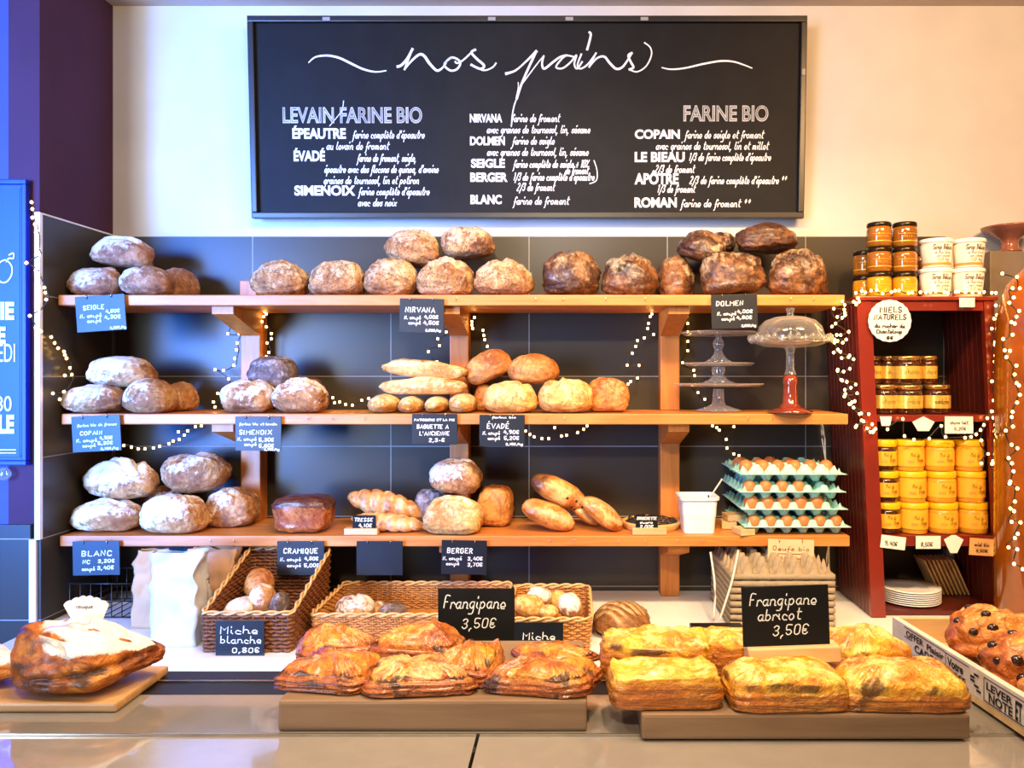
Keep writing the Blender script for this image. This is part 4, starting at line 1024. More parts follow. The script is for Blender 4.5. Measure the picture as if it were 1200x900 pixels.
tag(834, 345, 888, 385, D, [('DOLMEN', 840, 358, 2.8, 32), ('N. coupé', 841, 369, 2, 22), ('4,00€', 864, 367, 2.4, 19), ('coupé', 846, 375, 2, 15), ('4,80€', 863, 374, 2.4, 19), ('8,00€/kg', 869, 383, 1.5, 17)], 'chalk tag marked dolmen below the dark loaves', rot=-1.5)
tag(483, 485, 536, 521, D, [('PATISSERIE ET LA PIE', 486, 493, 1.1, 47), ('BAGUETTE A', 489, 502, 2.4, 37), ("L'ANCIENNE", 492, 510, 2.3, 35), ('2,3-€', 503, 517.5, 2.6, 19)], 'chalk tag for the old style baguettes in the middle of the shelf')
tag(562, 486, 615, 523, D, [('farine bio', 577, 490, 1.1, 28), ('ÉVADÉ', 571, 502, 3, 26), ('N. coupé', 566, 509, 2, 20), ('4,90€', 590, 508, 2.6, 19), ('coupé', 572, 515, 2, 14), ('5,20€', 591, 515, 2.6, 18), ('8,15€/kg', 593, 521.5, 1.6, 20)], 'chalk tag marked évadé below the gold loaves')
tag(86, 634, 141, 674, D, [('BLANC', 97, 651, 3.1, 36), ('NC', 98, 660, 2.2, 9), ('3,20€', 116, 659, 2.4, 20), ('coupé', 97, 668, 2.2, 15), ('3,40€', 115, 667, 2.6, 20)], 'chalk tag marked blanc at the left end of the lowest shelf', rot=-1)
tag(325, 634, 380, 674, D, [('CRAMIQUE', 333, 648, 3, 40), ('N. coupé', 329, 657, 2.1, 24), ('4,80€', 357, 656, 2.5, 17), ('coupé', 337, 664, 2.1, 16), ('5,00€', 357, 664, 2.6, 18)], 'chalk tag marked cramique below the brioche loaf')
tag(418, 634, 472, 674, D, [], 'wiped blank chalk tag on the lowest shelf between cramique and berger')
tag(517, 633, 570, 673, D, [('BERGER', 524, 648, 3, 30), ('N. coupé', 519, 656, 2.1, 22), ('3,40€', 548, 656, 2.5, 18), ('coupé', 523, 662, 2.1, 15), ('3,70€', 548, 663, 2.6, 18)], 'chalk tag marked berger below the golden loaves', rot=1)
tag(899, 632, 953, 669, D, [('Oeufs bio', 905, 645, 2.6, 43), ('0,35€ pièce', 914, 655, 1.6, 26), ('extra frais', 914, 661.5, 1.5, 24)], 'peach coloured card for organic eggs hung below the egg trays', rot=1.5, mat='kraftpale', ink='inkbrown', border=(911, 649, 943, 664.5), group=None, lw=.9)

# signs standing in a wooden foot
def stand_sign(x0, y0, x1, y1, d, lines, label, foot, rot=0, footmat='lightwood', lw=1.2, group=None, ydep=.02, base=None):
    k = d / F; w, h = (x1 - x0) * k, (y1 - y0) * k
    fx0, fx1, fy0, fy1 = foot
    zb = ZZ(fy1, d) if base is None else base
    zt = ZZ(fy0, d)
    cx_ = XX((x0 + x1) / 2, d)
    root = empty('price_sign', (cx_, d, zb), label, 'price sign', group, rot=(0, math.radians(rot), 0))
    bm = box(NB(), XX(fx0, d) - cx_, XX(fx1, d) - cx_, -.008, ydep, 0, zt - zb, .0015)
    obj('wooden_foot', bm, M[footmat], root, smooth=False)
    z0 = ZZ(y1, d) - zb
    obj('card', box(NB(), -w / 2, w / 2, .001, .0035, z0, z0 + h, .0008), M['slate'], root, smooth=False)
    T = lambda u, v: Vector((u, .0005, v))
    t = NB()
    for s, px, py, xh, wd_, soft in lines:
        hand(t, s, T, (px - (x0 + x1) / 2) * k, z0 + (y1 - py) * k, xh * k, lw * k, width=wd_ * k, slant=.2, soft=soft, jit=.1)
    if lines: obj('lettering', t, M['chalk'], root, smooth=False)
    return root
stand_sign(513, 690, 603, 757, .985, [('Frangipane', 520, 713, 7, 72, True), ('3,50€', 541, 736, 5.4, 41, True)], 'blackboard sign reading frangipane on a wooden foot behind the turnovers', (508, 590, 757, 776), base=ZK + .001, ydep=.035)
stand_sign(872, 687, 974, 757, .822, [('Frangipane', 881, 709, 6.6, 78, True), ('abricot', 890, 726, 6.4, 50, True), ('3,50€', 907, 744, 5.6, 43, True)], 'blackboard sign reading frangipane abricot resting on the yellow squares', (876, 983, 757, 775), rot=-2, lw=1.3, ydep=.016)
stand_sign(413, 604, 440, 619.5, 2.225, [('TRESSE', 415, 611, 1.9, 22, False), ('4,10€', 420, 617.5, 1.8, 16, False)], 'tiny chalk sign reading tresse on a pale block in front of the plaits', (404, 443, 619, 628), base=Z3_ + .0005, lw=.9, group='tiny signs on the lowest shelf')
stand_sign(745, 604, 771, 620, 2.225, [('BRIOCHETTE', 746.5, 609, 1.5, 23, False), ('sucre', 750, 613.5, 1.4, 15, False), ('2,00€', 750, 619, 1.7, 16, False)], 'tiny chalk sign on a pale block in front of the dark tart', (741, 781, 618.5, 628), base=Z3_ + .0005, lw=.9, group='tiny signs on the lowest shelf')

fan = [(.30, 0), (.78, 0), (1.0, .70)] + [(1 - t, .72 + .22 * math.sin(PI * t) + .045 * abs(math.sin(PI * t * 6))) for t in [i / 36 for i in range(1, 36)]] + [(0, .70)]
tag(75, 697, 128, 737, .9, [('couque', 91, 712, 2.6, 19)], 'white fan-shaped card with scalloped top stuck in the sugared bread', mat='paper', ink='ink', hooks=False, group=None, lw=.8, shape=fan)

# ---------------------------------------------------------------- wicker baskets
def wicker(x0, x1, y0, y1, zb, hf, hb, label, name='wicker_basket', mat='wicker', rimmat='wickerrim', rows=9, splay=.008, st=.0145, gap=None):
    """Woven walls round a rectangle; hf, hb: rim heights at the front and the back, the side rims sloping between."""
    root = empty(name, ((x0 + x1) / 2, (y0 + y1) / 2, zb), label, 'basket')
    cx_, cy_ = root.location.x, root.location.y
    a, c = (x1 - x0) / 2, (y1 - y0) / 2
    per = 4 * (a + c); n = max(24, int(per / .0065)); ns = int(per / st / 2) * 2
    def pt(s, off=0.0, z=0.0):
        s = (s % 1) * per
        r = off + splay * z / max(hf, hb)
        for L, f in ((2 * a, lambda t: (-a + t, -c - r)), (2 * c, lambda t: (a + r, -c + t)), (2 * a, lambda t: (a - t, c + r)), (2 * c, lambda t: (-a - r, c - t))):
            if s <= L: return Vector((*f(s), z))
            s -= L
        return Vector((-a - r, -c, z))
    def rim(s):
        y = pt(s).y
        t = min(1, max(0, (y + c) / (2 * c)))
        return hf + (hb - hf) * t
    bm = NB()
    H = max(hf, hb)
    for k in range(int(H / (H / rows))):
        z = (k + .5) * H / rows
        run = []
        for i in range(n + 1):
            s = i / n
            if z <= rim(s) and i < n + 1:
                run.append(pt(s, .0028 * math.sin(PI * s * ns + k * PI), z + .0012 * math.sin(i * 1.7 + k)))
            elif run:
                if len(run) > 2: tube(bm, run, H / rows * .47, 5)
                run = []
        if len(run) > 2: tube(bm, run, H / rows * .47, 5)
    obj('woven_wall', bm, M[mat], root)
    bm = NB()
    for i in range(ns):
        s = (i + .5) / ns
        tube(bm, [pt(s, 0, .0), pt(s, 0, rim(s))], .0022, 5)
    obj('stakes', bm, M[mat], root)
    bm = NB()
    for ph in (0, PI):
        tube(bm, [pt(i / n, .004 * math.cos(i * .55 + ph), rim(i / n) + .003 + .004 * math.sin(i * .55 + ph)) for i in range(n)], .0034, 5, closed=True)
    obj('rim', bm, M[rimmat], root)
    obj('basket_floor', box(NB(), -a + .004, a - .004, -c + .004, c - .004, .001, .006), M[mat], root, smooth=False)
    return root
wicker(-.924, -.706, 1.94, 2.235, ZW + .001, .097, .192, 'deep sloping brown wicker basket under the lowest shelf holding small white loaves', mat='wickerdark', rows=20)
wicker(-.668, -.185, 2.005, 2.285, ZW + .001, .073, .076, 'long low wicker tray with three small loaves behind the turnovers', rows=12)
wicker(-.152, .046, 1.955, 2.235, ZW + .001, .078, .082, 'square wicker basket of bread rolls right of the frangipane sign', rows=12)
tag(253, 727, 310, 768, 1.918, [('Miche', 259, 742, 4.6, 44, ), ('blanche', 259, 753, 4.4, 48), ('0,80€', 273, 764, 3.6, 33)], 'black tag reading miche blanche hung on the sloping left basket', hooks=False, group='handwritten tags on the baskets', lw=1.1)
tag(603, 729, 660, 762, 1.928, [('Miche', 613, 749, 4.4, 38), ('grise', 620, 759, 4, 28)], 'black tag reading miche hung on the square basket', hooks=False, group='handwritten tags on the baskets', lw=1.1)

# ---------------------------------------------------------------- paper bags under the lowest shelf
def bag(x0, y0, x1, y1, d, dep, mat, label, seed, top=.0, flare=.0):
    w = XX(x1, d) - XX(x0, d); h = ZZ(y0, d) - ZW
    bm = NB(); nx, nzz = 14, 22
    rings = []
    for k in range(nzz + 1):
        v = k / nzz; ring = []
        ww = w / 2 * (.92 + flare * v + .06 * math.sin(PI * v)); dd = dep / 2 * (1 - .75 * v ** 1.6) + .004
        for side in range(4):
            for i in range(nx):
                t = -1 + 2 * i / nx
                x, y = ((t * ww, -dd), (ww, t * dd), (-t * ww, dd), (-ww, -t * dd))[side]
                q = Vector((x * 9, y * 9 + seed, v * h * 9))
                f = .013 * (noise.noise(q) + .8 * noise.noise(q * 2.6) + .5 * noise.noise(q * 5.5)) * (.3 + v)
                x += f if side in (1, 3) else 0; y += f * 1.2
                ring.append(bm.verts.new((x + .25 * f, y, v * h * (1 - top * (.5 + .5 * math.sin(t * 4 + seed)) * v))))
        rings.append(ring)
    m = len(rings[0])
    for a, c in zip(rings, rings[1:]):
        for i in range(m): bm.faces.new((a[i], a[(i + 1) % m], c[(i + 1) % m], c[i]))
    bm.faces.new(rings[0][::-1])
    props(obj('paper_bag', bm, M[mat], None, (XX((x0 + x1) / 2, d), d, ZW + .0008)), label, 'paper bag', 'paper bags under the left of the lowest shelf')
bag(163, 644, 196, 0, 2.17, .09, 'kraftbag', 'narrow paper bag with a brown crumpled neck, leftmost under the shelf', 3, .02)
bag(187, 645, 241, 0, 2.03, .11, 'bag', 'big white paper bag standing left of the sloping basket', 8, .025, .04)
bag(221, 642, 279, 0, 2.2, .10, 'kraftbag', 'crumpled brown paper bag behind the white one', 15, .06)

# black wire rack at the far left
root = empty('wire_basket', (XX(140, 2.3), 2.3, ZW + .0005), 'black wire basket in the dark corner under the lowest shelf', 'wire basket')
bm = NB()
for z in (.004, .05, .1):
    tube(bm, [(-.09, -.09, z), (.09, -.09, z), (.09, .09, z), (-.09, .09, z)], .0022, 5, closed=True)
obj('hoops', bm, M['black'], root)
bm = NB()
for i in range(7):
    x = -.09 + .03 * i
    for y in (-.09, .09): tube(bm, [(x, y, .002), (x, y, .1)], .0016, 5)
    tube(bm, [(x, -.09, .004), (x, .09, .004)], .0016, 5)
obj('bars', bm, M['black'], root)

# ---------------------------------------------------------------- things on the lowest shelf
root = empty('tart', (XX(763, 2.33), 2.33, Z3_ + .0005), 'round tart with a glossy black glaze and pale crust rim', 'tart')
r = 34.5 * 2.33 / F
bm = lathe(NB(), [(r * .9, 0), (r, .016), (r * .985, .021), (r * .93, .0225), (r * .9, .018), (0, .018)], 48, cap=False); obj('tart_crust', bm, M['pale_crust'], root)
bm = NB(); rnd = random.Random(4)
for i in range(70):
    a, q = rnd.uniform(0, 2 * PI), math.sqrt(rnd.random()) * r * .82
    ball(bm, (q * math.cos(a), q * math.sin(a), .0195 + .012 * (1 - q / r)), rnd.uniform(.006, .009), (1, 1, .8), 1)
lathe(bm, [(r * .89, .0185), (r * .6, .026), (0, .03)], 40, cap=False)
o = obj('berry_topping', bm, M['berry'], root)
root = empty('bucket', (XX(817, 2.28), 2.28, Z3_ + .0005), 'small square white plastic bucket with a wire handle on the lowest shelf', 'bucket')
k = 2.28 / F
bm = NB(); rings = []
def sq(hw, z, rr=.3, n=6):
    P = []
    for q in range(4):
        for i in range(n + 1):
            a = PI / 2 * (q + i / n); c = (1 - rr) * hw
            P.append(((c if q in (0, 3) else -c) + rr * hw * math.cos(a), (c if q in (0, 1) else -c) + rr * hw * math.sin(a), z))
    return P
H = ZZ(580, 2.28) - Z3_
for hw, z in ((19 * k, 0), (20.5 * k, H * .5), (22.5 * k, H * .92), (24.5 * k, H * .92), (24.8 * k, H), (22.3 * k, H), (21 * k, H * .5), (17.5 * k, .003)):
    rings.append([bm.verts.new(p) for p in sq(hw * .93, z)])
for a, c in zip(rings, rings[1:]):
    for i in range(len(a)): bm.faces.new((a[i], a[(i + 1) % len(a)], c[(i + 1) % len(a)], c[i]))
bm.faces.new(rings[0][::-1]); bm.faces.new(rings[-1])
obj('tub', bm, M['tubwhite'], root, smooth=False)
obj('handle', tube(NB(), [(.03, -.02, H - .02), (.045, -.02, H + .012), (.072, -.01, H + .048)], .0022, 6), M['cord'], root)
obj('scoop', box(NB(), .026, .030, -.034, -.028, H - .05, H + .004), M['black'], root, smooth=False)
for i, (x0, x1, za, zb, yy, lb) in enumerate(((862, 880, 0, .018, 2.235, 'pale wood block lying at the front corner of the egg trays'), (845, 862, 0.0, .022, 2.33, 'pale wood block on the shelf beside the bucket'), (849, 871, .0235, .042, 2.33, 'pale wood block lying on another block beside the bucket'))):
    w = XX(x1, yy) - XX(x0, yy)
    props(obj('wood_block', box(NB(), -w / 2, w / 2, -.03, .03, 0, zb - za, .0015), M['lightwood'], None, (XX((x0 + x1) / 2, yy), yy, Z3_ + za + .0006), smooth=False, rot=(0, 0, (.25, -.1, .12)[i])), lb, 'wood block', 'loose wood blocks by the bucket')

# ---------------------------------------------------------------- egg trays and eggs
def tray_mesh(name, nx, ny, c, up, down, fl=.008, th=.0018, res=6):
    bm = NB(); grid = []
    for j in range(-1, ny * res + 2):
        row = []
        for i in range(-1, nx * res + 2):
            u, v = min(max(i / res, 0), nx), min(max(j / res, 0), ny)
            ex = fl * (-1 if i < 0 else 1 if i > nx * res else 0); ey = fl * (-1 if j < 0 else 1 if j > ny * res else 0)
            f = (math.cos(2 * PI * u) + math.cos(2 * PI * v)) / 2
            g = max(-.62, min(.62, f * 1.1)) / .62
            e = min(u, nx - u, v, ny - v); wdw = sst(0, .22, e)
            z = (g * up if g > 0 else g * down) * wdw
            row.append(bm.verts.new(((u - nx / 2) * c + ex, (v - ny / 2) * c + ey, z)))
        grid.append(row)
    for a, b_ in zip(grid, grid[1:]):
        for i in range(len(a) - 1): bm.faces.new((a[i], a[i + 1], b_[i + 1])); bm.faces.new((a[i], b_[i + 1], b_[i]))
    gv = [v for r in grid for v in r]; cp = {v: bm.verts.new((v.co.x, v.co.y, v.co.z - th)) for v in gv}
    for f in bm.faces[:]: bm.faces.new([cp[v] for v in f.verts][::-1])
    ring_ = grid[0] + [r[-1] for r in grid[1:]] + grid[-1][-2::-1] + [r[0] for r in grid[-2:0:-1]]
    for a, b_ in zip(ring_, ring_[1:] + ring_[:1]): bm.faces.new((b_, a, cp[a], cp[b_]))
    me = bpy.data.meshes.new(name); bm.to_mesh(me); bm.free()
    return me
C_ = .0478; TX0 = XX(934, 2.2) + .002
tmesh = tray_mesh('egg_tray', 6, 6, C_, .022, .0215, fl=.010)
egg = lathe(NB(), [(0, -.025)] + [(.0212 * math.sin(t) * (1 + .10 * math.cos(t + PI)), -.0255 * math.cos(t) * (1.0)) for t in [PI * i / 14 for i in range(1, 14)]] + [(0, .0255)], 20)
eme = bpy.data.meshes.new('egg'); egg.to_mesh(eme); egg.free(); eme.polygons.foreach_set('use_smooth', [True] * len(eme.polygons))
PITCH = .0505
TY0 = 2.213 + 3 * C_ + .008
names = ('lowest', 'second lowest', 'second highest', 'topmost')
rows = {0: [(i, 0) for i in range(6)], 1: [(i, 0) for i in range(5)], 2: [(i, 0) for i in range(4)], 3: [(i, 1) for i in range(6)] + [(0, 3), (1, 2), (3, 2), (2, 3)]}
ordn = ('first', 'second', 'third', 'fourth', 'fifth', 'sixth')
rnd = random.Random(11)
for t in range(4):
    z = Z3_ + .0245 + t * PITCH
    dx = (.004, -.003, -.010, -.006)[t]
    o = props(obj('egg_tray', tmesh, M['pulpgreen'], None, (TX0 + dx, TY0 + (t % 2) * .004, z)), 'teal paper pulp egg tray, %s of the four stacked trays' % names[t], 'egg tray', 'stacked teal egg trays')
    for n_, (i, j) in enumerate(rows[t]):
        e = bpy.data.objects.new('egg', eme); COL.objects.link(e)
        eme.materials.clear() if False else None
        e.location = (TX0 + dx + (i - 2.5) * C_, TY0 + (t % 2) * .004 + (j - 2.5) * C_, z + .0085 + (.004 if t == 1 else 0)); e.rotation_euler = (rnd.uniform(-.25, .25), rnd.uniform(-.25, .25), rnd.uniform(0, 6))
        sc_ = 1.0 if t == 1 else (.86 if t in (0, 2) else .96); e.scale = (sc_,) * 3
        where = 'front row' if j == 0 else ('second row' if j == 1 else 'rear rows')
        k_ = i if j < 2 else n_ - 6
        props(e, 'brown egg, %s from the left in the %s of the %s egg tray' % (ordn[k_], where, names[t]), 'egg', 'eggs in the %s tray' % names[t])
eme.materials.append(M['egg'])

# grey pulp trays stacked empty under the shelf
gm = tray_mesh('empty_tray', 6, 6, .0455, .038, .012, fl=.007, th=.0135)
for t in range(8):
    props(obj('empty_egg_tray', gm, M['pulpgray'], None, (XX(917, 2.1), 2.24, ZW + .0265 + t * .0185)), 'grey paper pulp egg tray in the empty stack behind the apricot sign' if t < 7 else 'topmost grey pulp egg tray showing its cones below the egg card', 'egg tray', 'empty grey egg trays under the shelf')

# cables and socket strip
root = empty('power_strip', (XX(848, 2.07), 2.07, ZW + .0005), 'black power strip with two white cables below the egg trays', 'power strip')
obj('strip_body', box(NB(), -.09, .05, -.018, .018, 0, .028, .004), M['black'], root, smooth=False)
for x, pts in ((-.015, [(835, 650), (838, 690), (836, 727)]), (.02, [(868, 648), (858, 680), (848, 712), (843, 727)])):
    P = [W(px, py, 2.07) - root.location for px, py in pts]
    P[0].y = .03
    obj('cable', tube(NB(), cr([tuple(p) for p in P], 5), .003, 6), M['cord'], root)
for pts, lb in (([(962, 490, 2.46), (965, 515, 2.45), (968, 548, 2.44), (967, 556, 2.44)], 'bundled white cable hanging behind the egg trays from the middle shelf'), ([(971, 640, 2.44), (970, 660, 2.44), (973, 690, 2.43), (974, 735, 2.42)], 'white cable hanging under the lowest shelf beside the red cabinet')):
    P = [W(*p) for p in pts]; bm = NB()
    for s in (-.004, .004): tube(bm, cr([tuple(p - P[0] + Vector((s * math.sin(i * 1.9), 0, 0))) for i, p in enumerate(P)], 5), .0028, 6)
    props(obj('cable', bm, M['cord'], None, P[0]), lb, 'cable')

# ---------------------------------------------------------------- glass cake stands on the middle shelf
def stand(px, d, label, parts, name='cake_stand'):
    root = empty(name, (XX(px, d), d, Z2_ + .0005), label, 'cake stand')
    for nm, mat, prof in parts: obj(nm, lathe(NB(), prof, 40, cap=False), M[mat], root)
    return root
d = 2.34; k = d / F
def hz(py): return ZZ(py, d) - Z2_
plate = lambda py, r: [(r * k, hz(py) + .004), (r * k * .985, hz(py) + .007), (r * k * .9, hz(py) + .001), (.012, hz(py) - .001), (.012, hz(py) - .004), (r * k * .9, hz(py) - .002), (r * k, hz(py) + .004)]
stand(842, d, 'three-tier clear glass cake stand with baluster stem on the middle shelf',
      [('foot', 'glass', [(0, .001), (26 * k, .001), (26 * k, .004), (16 * k, .012), (8 * k, .02), (7 * k, .03), (6 * k, hz(456)), (0, hz(456))]),
       ('lower_plate', 'glass', plate(452, 52)), ('stem', 'glass', [(6 * k, hz(450)), (20 * k, hz(449)), (12 * k, hz(446)), (6 * k, hz(440)), (8 * k, hz(434)), (7 * k, hz(430)), (0, hz(430))]),
       ('middle_plate', 'glass', plate(428, 41)), ('stem', 'glass', [(6 * k, hz(427)), (17 * k, hz(425)), (9 * k, hz(420)), (5 * k, hz(414)), (4 * k, hz(410)), (6.5 * k, hz(405)), (6 * k, hz(400)), (3 * k, hz(396)), (4 * k, hz(393)), (0, hz(393))]),
       ('upper_plate', 'glass', plate(392, 44))])
d = 2.232; k = d / F
dome = stand(926, d, 'domed glass cake stand with scalloped plate on a red-brown glass foot',
      [('foot', 'redglass', [(0, .001), (25 * k, .001), (26 * k, .006), (14 * k, .016), (9 * k, .028), (8 * k, hz(452)), (9 * k, hz(448)), (7.5 * k, hz(440)), (0, hz(439))]),
       ('stem', 'glass', [(7 * k, hz(439)), (5 * k, hz(434)), (4.5 * k, hz(415)), (6.5 * k, hz(408)), (0, hz(408))]),
       ('plate', 'smokeglass', [(6 * k, hz(408)), (30 * k, hz(406)), (44 * k, hz(401)), (46 * k, hz(396)), (43 * k, hz(398)), (20 * k, hz(403)), (0, hz(403))]),
       ('dome', 'smokeglass', [(38 * k, hz(401)), (38.5 * k, hz(392)), (36 * k, hz(383)), (29 * k, hz(376)), (18 * k, hz(372)), (6 * k, hz(370.5)), (0, hz(370))]),
       ('dome_knob', 'glass', [(4 * k, hz(370)), (3.6 * k, hz(367)), (5.2 * k, hz(363)), (5 * k, hz(361)), (0, hz(360.5))])])
bm = NB()
for i in range(34):
    a = 2 * PI * i / 34; ball(bm, (46 * k * math.cos(a), 46 * k * math.sin(a), hz(397) + .004 * math.sin(i * 2.1)), 3.4 * k, (1, 1, 1.3), 1)
obj('scalloped_rim', bm, M['glass'], dome)
# ---------------------------------------------------------------- red cabinet leaning a little to the right towards its foot
DF = 2.215
LEAN = .046
ZTOP = ZZ(347.5, DF); ZBOT = ZW + .001
XA, XB = XX(1004, DF), XX(1165, DF)
cab = empty('honey_cabinet', ((XA + XB) / 2, DF, ZBOT), 'tall narrow red cabinet of grooved boards with shelves of honey jars', 'cabinet')
c0 = cab.location.copy()
def lean(bm):
    for v in bm.verts: v.co = Vector((v.co.x + LEAN * (ZTOP - v.co.z) - c0.x, v.co.y - c0.y, v.co.z - c0.z))
    return bm
def cbox(x0, x1, y0, y1, z0, z1, bev=.001): return lean(box(NB(), x0, x1, y0, y1, z0, z1, bev))
YB = DB - .003
def boards(x0, x1, nm):
    bm = NB(); n = 9; w = (YB - DF - .02) / n
    for i in range(n):
        y = DF + .02 + i * w
        box(bm, x0, x1, y + .0012, y + w - .0012, ZBOT, ZTOP - .012, .0025)
    box(bm, x0 + .004, x1 - .004, DF + .02, YB, ZBOT, ZTOP - .012)
    obj(nm, lean(bm), M['reddark'], cab, smooth=False)
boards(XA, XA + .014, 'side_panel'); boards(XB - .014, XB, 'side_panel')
obj('stile', cbox(XA, XA + .042, DF, DF + .0195, ZBOT, ZTOP - .012), M['red'], cab, smooth=False)
obj('stile', cbox(XB - .03, XB, DF, DF + .0195, ZBOT, ZTOP - .012), M['red'], cab, smooth=False)
obj('top_board', cbox(XA - .006, XB + .008, DF - .006, YB, ZTOP - .0115, ZTOP, .002), M['red'], cab, smooth=False)
ZU, ZL = ZZ(486, DF), ZZ(628, DF)
for z, t in ((ZU, .02), (ZL, .03)):
    obj('cabinet_shelf', cbox(XA + .0145, XB - .0145, DF + .002, YB - .004, z - t, z), M['red'], cab, smooth=False)
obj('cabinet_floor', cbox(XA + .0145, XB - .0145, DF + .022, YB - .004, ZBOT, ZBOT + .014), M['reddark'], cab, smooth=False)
obj('top_rail', cbox(XA + .043, XB - .031, DF + .002, DF + .018, ZZ(364, DF), ZTOP - .012), M['red'], cab, smooth=False)

# ---------------------------------------------------------------- jars
def wraptext(bm, s, r, ang0, ang1, z0, xh, lw):
    T = lambda u, v: Vector(((r + .0006) * math.sin(u / r), -(r + .0006) * math.cos(u / r), v))
    hand(bm, s, T, ang0 * r, z0, xh, lw, width=(ang1 - ang0) * r, slant=.1, soft=True)
def band(bm, r, z0, z1, a0=0, a1=2 * PI, n=32):
    full = abs(a1 - a0) > 6.2
    m = n if full else n + 1
    P = [(r * math.sin(a0 + (a1 - a0) * i / n), -r * math.cos(a0 + (a1 - a0) * i / n)) for i in range(m)]
    lo = [bm.verts.new((x, y, z0)) for x, y in P]; hi = [bm.verts.new((x, y, z1)) for x, y in P]
    for i in range(n if full else n):
        j = (i + 1) % m; bm.faces.new((lo[i], lo[j], hi[j], hi[i]))
def jar(px, yb, w, h, d, kind, label, group, base=None, text=()):
    k = d / F; r = w * k / 2; H = h * k
    z = ZZ(yb, d) if base is None else base
    root = empty({'tub': 'syrup_tub', 'plastic': 'honey_tub'}.get(kind, 'honey_jar'), (XX(px, d), d, z), label, 'tub' if kind in ('tub', 'plastic') else 'jar', group)
    t = NB()
    if kind in ('dark', 'gold'):          # small hexagon-like jar with a dark lid
        obj('jar_body', lathe(NB(), [(0, .0005), (r * .9, .0005), (r, H * .08), (r, H * .68), (r * .93, H * .8), (r * .88, H * .82), (0, H * .82)], 28), M['honey' if kind == 'dark' else 'honeygold'], root)
        obj('lid', lathe(NB(), [(0, H * .825), (r * .96, H * .825), (r * .98, H * .84), (r * .98, H * .96), (r * .9, H * .995), (0, H * .995)], 28), M['darklid'], root)
        bm = NB(); band(bm, r + .0004, H * .2, H * .24, -1.5, 1.5); band(bm, r + .0004, H * .5, H * .52, -.9, .9); obj('label_band', bm, M['goldlabel'], root)
        wraptext(t, 'miel', r, -.45, .45, H * .36, H * .085, .0007)
        obj('lettering', t, M['goldlabel'], root, smooth=False); return root
    if kind == 'choco':
        obj('jar_body', lathe(NB(), [(0, .0005), (r * .92, .0005), (r, H * .07), (r, H * .72), (r * .9, H * .84), (0, H * .84)], 28), M['jam'], root)
        obj('lid', lathe(NB(), [(0, H * .845), (r * .97, H * .845), (r * .98, H * .97), (r * .92, H * .995), (0, H * .995)], 28), M['goldlid'], root)
        bm = NB(); band(bm, r + .0005, H * .2, H * .64); obj('label_band', bm, M['goldlabel'], root)
        wraptext(t, text or 'choco', r + .0004, -.5, .5, H * .36, H * .085, .001)
        obj('lettering', t, M['ink'], root, smooth=False); return root
    if kind == 'glass':                     # honey jar with yellow lid and label
        obj('jar_body', lathe(NB(), [(0, .0005), (r * .93, .0005), (r, H * .06), (r, H * .7), (r * .93, H * .78), (0, H * .78)], 28), M['honey' if 'dark' in label else 'jam' if 'brown' in label else 'honeypale'], root)
        obj('lid', lathe(NB(), [(0, H * .785), (r * .98, H * .785), (r, H * .8), (r, H * .985), (r * .97, H * .997), (0, H * .997)], 28), M['yellow'], root)
        bm = NB(); band(bm, r + .0005, H * .18, H * .64); obj('label_band', bm, M['yellowlabel'], root)
    if kind == 'plastic':
        obj('tub_body', lathe(NB(), [(0, .0005), (r * .9, .0005), (r * .93, H * .03), (r * .97, H * .8), (0, H * .8)], 28), M['honeypale'], root)
        obj('lid', lathe(NB(), [(0, H * .805), (r, H * .805), (r * 1.01, H * .83), (r * 1.01, H * .98), (r * .97, H * .997), (0, H * .997)], 28), M['yellow'], root)
        bm = NB(); band(bm, r * .985, H * .16, H * .7); obj('label_band', bm, M['yellowlabel'], root); r *= .985
    if kind in ('glass', 'plastic'):
        wraptext(t, 'Miel de', r + .0004, -.35, .3, H * .48, H * .06, .0008)
        wraptext(t, 'Thym', r + .0004, .05, .6, H * .3, H * .085, .0011)
        obj('lettering', t, M['inkbrown'], root, smooth=False)
        bm = NB(); band(bm, r + .0009, H * .28, H * .36, -.55, -.1, 8); obj('label_mark', bm, M['orangeband'], root, smooth=False)
    if kind == 'tub':
        obj('tub_body', lathe(NB(), [(0, .0005), (r * .8, .0005), (r * .82, H * .02), (r * .94, H * .84), (0, H * .84)], 32), M['tub'], root)
        obj('lid', lathe(NB(), [(0, H * .845), (r * .97, H * .845), (r, H * .86), (r, H * .96), (r * .94, H * .99), (r * .9, H * .97), (0, H * .97)], 32), M['white'], root)
        cone = lambda z: r * (.82 + .12 * z / (H * .84)) + .0005
        bm = NB(); n = 30
        lo = [bm.verts.new((cone(H * .1) * math.sin(a), -cone(H * .1) * math.cos(a), H * .08)) for a in [2 * PI * i / n for i in range(n)]]
        hi = [bm.verts.new((cone(H * .2) * math.sin(a), -cone(H * .2) * math.cos(a), H * .16)) for a in [2 * PI * i / n for i in range(n)]]
        for i in range(n): bm.faces.new((lo[i], lo[(i + 1) % n], hi[(i + 1) % n], hi[i]))
        obj('label_band', bm, M['orangeband'], root)
        for s, a0, a1, zz, xh, lw in (('Sirop Délices', -.62, .75, .6, .085, .0016), ('de fleurs et miel', -.5, .6, .46, .045, .0007), ('sans colorant', -.4, .6, .35, .045, .0007), ('1,0 kg', -.3, .5, .22, .05, .0009)):
            rr = cone(H * zz) + .0006
            T = lambda u, v, rr=rr: Vector((rr * math.sin(u / rr), -rr * math.cos(u / rr) - (v - H * zz) * .13, v))
            hand(t, s, T, a0 * rr, H * zz, H * xh, lw, width=(a1 - a0) * rr, slant=.08, soft=False)
        obj('lettering', t, M['ink'], root, smooth=False)
    return root
gj = 'small dark-lidded honey jars on top of the cabinet'
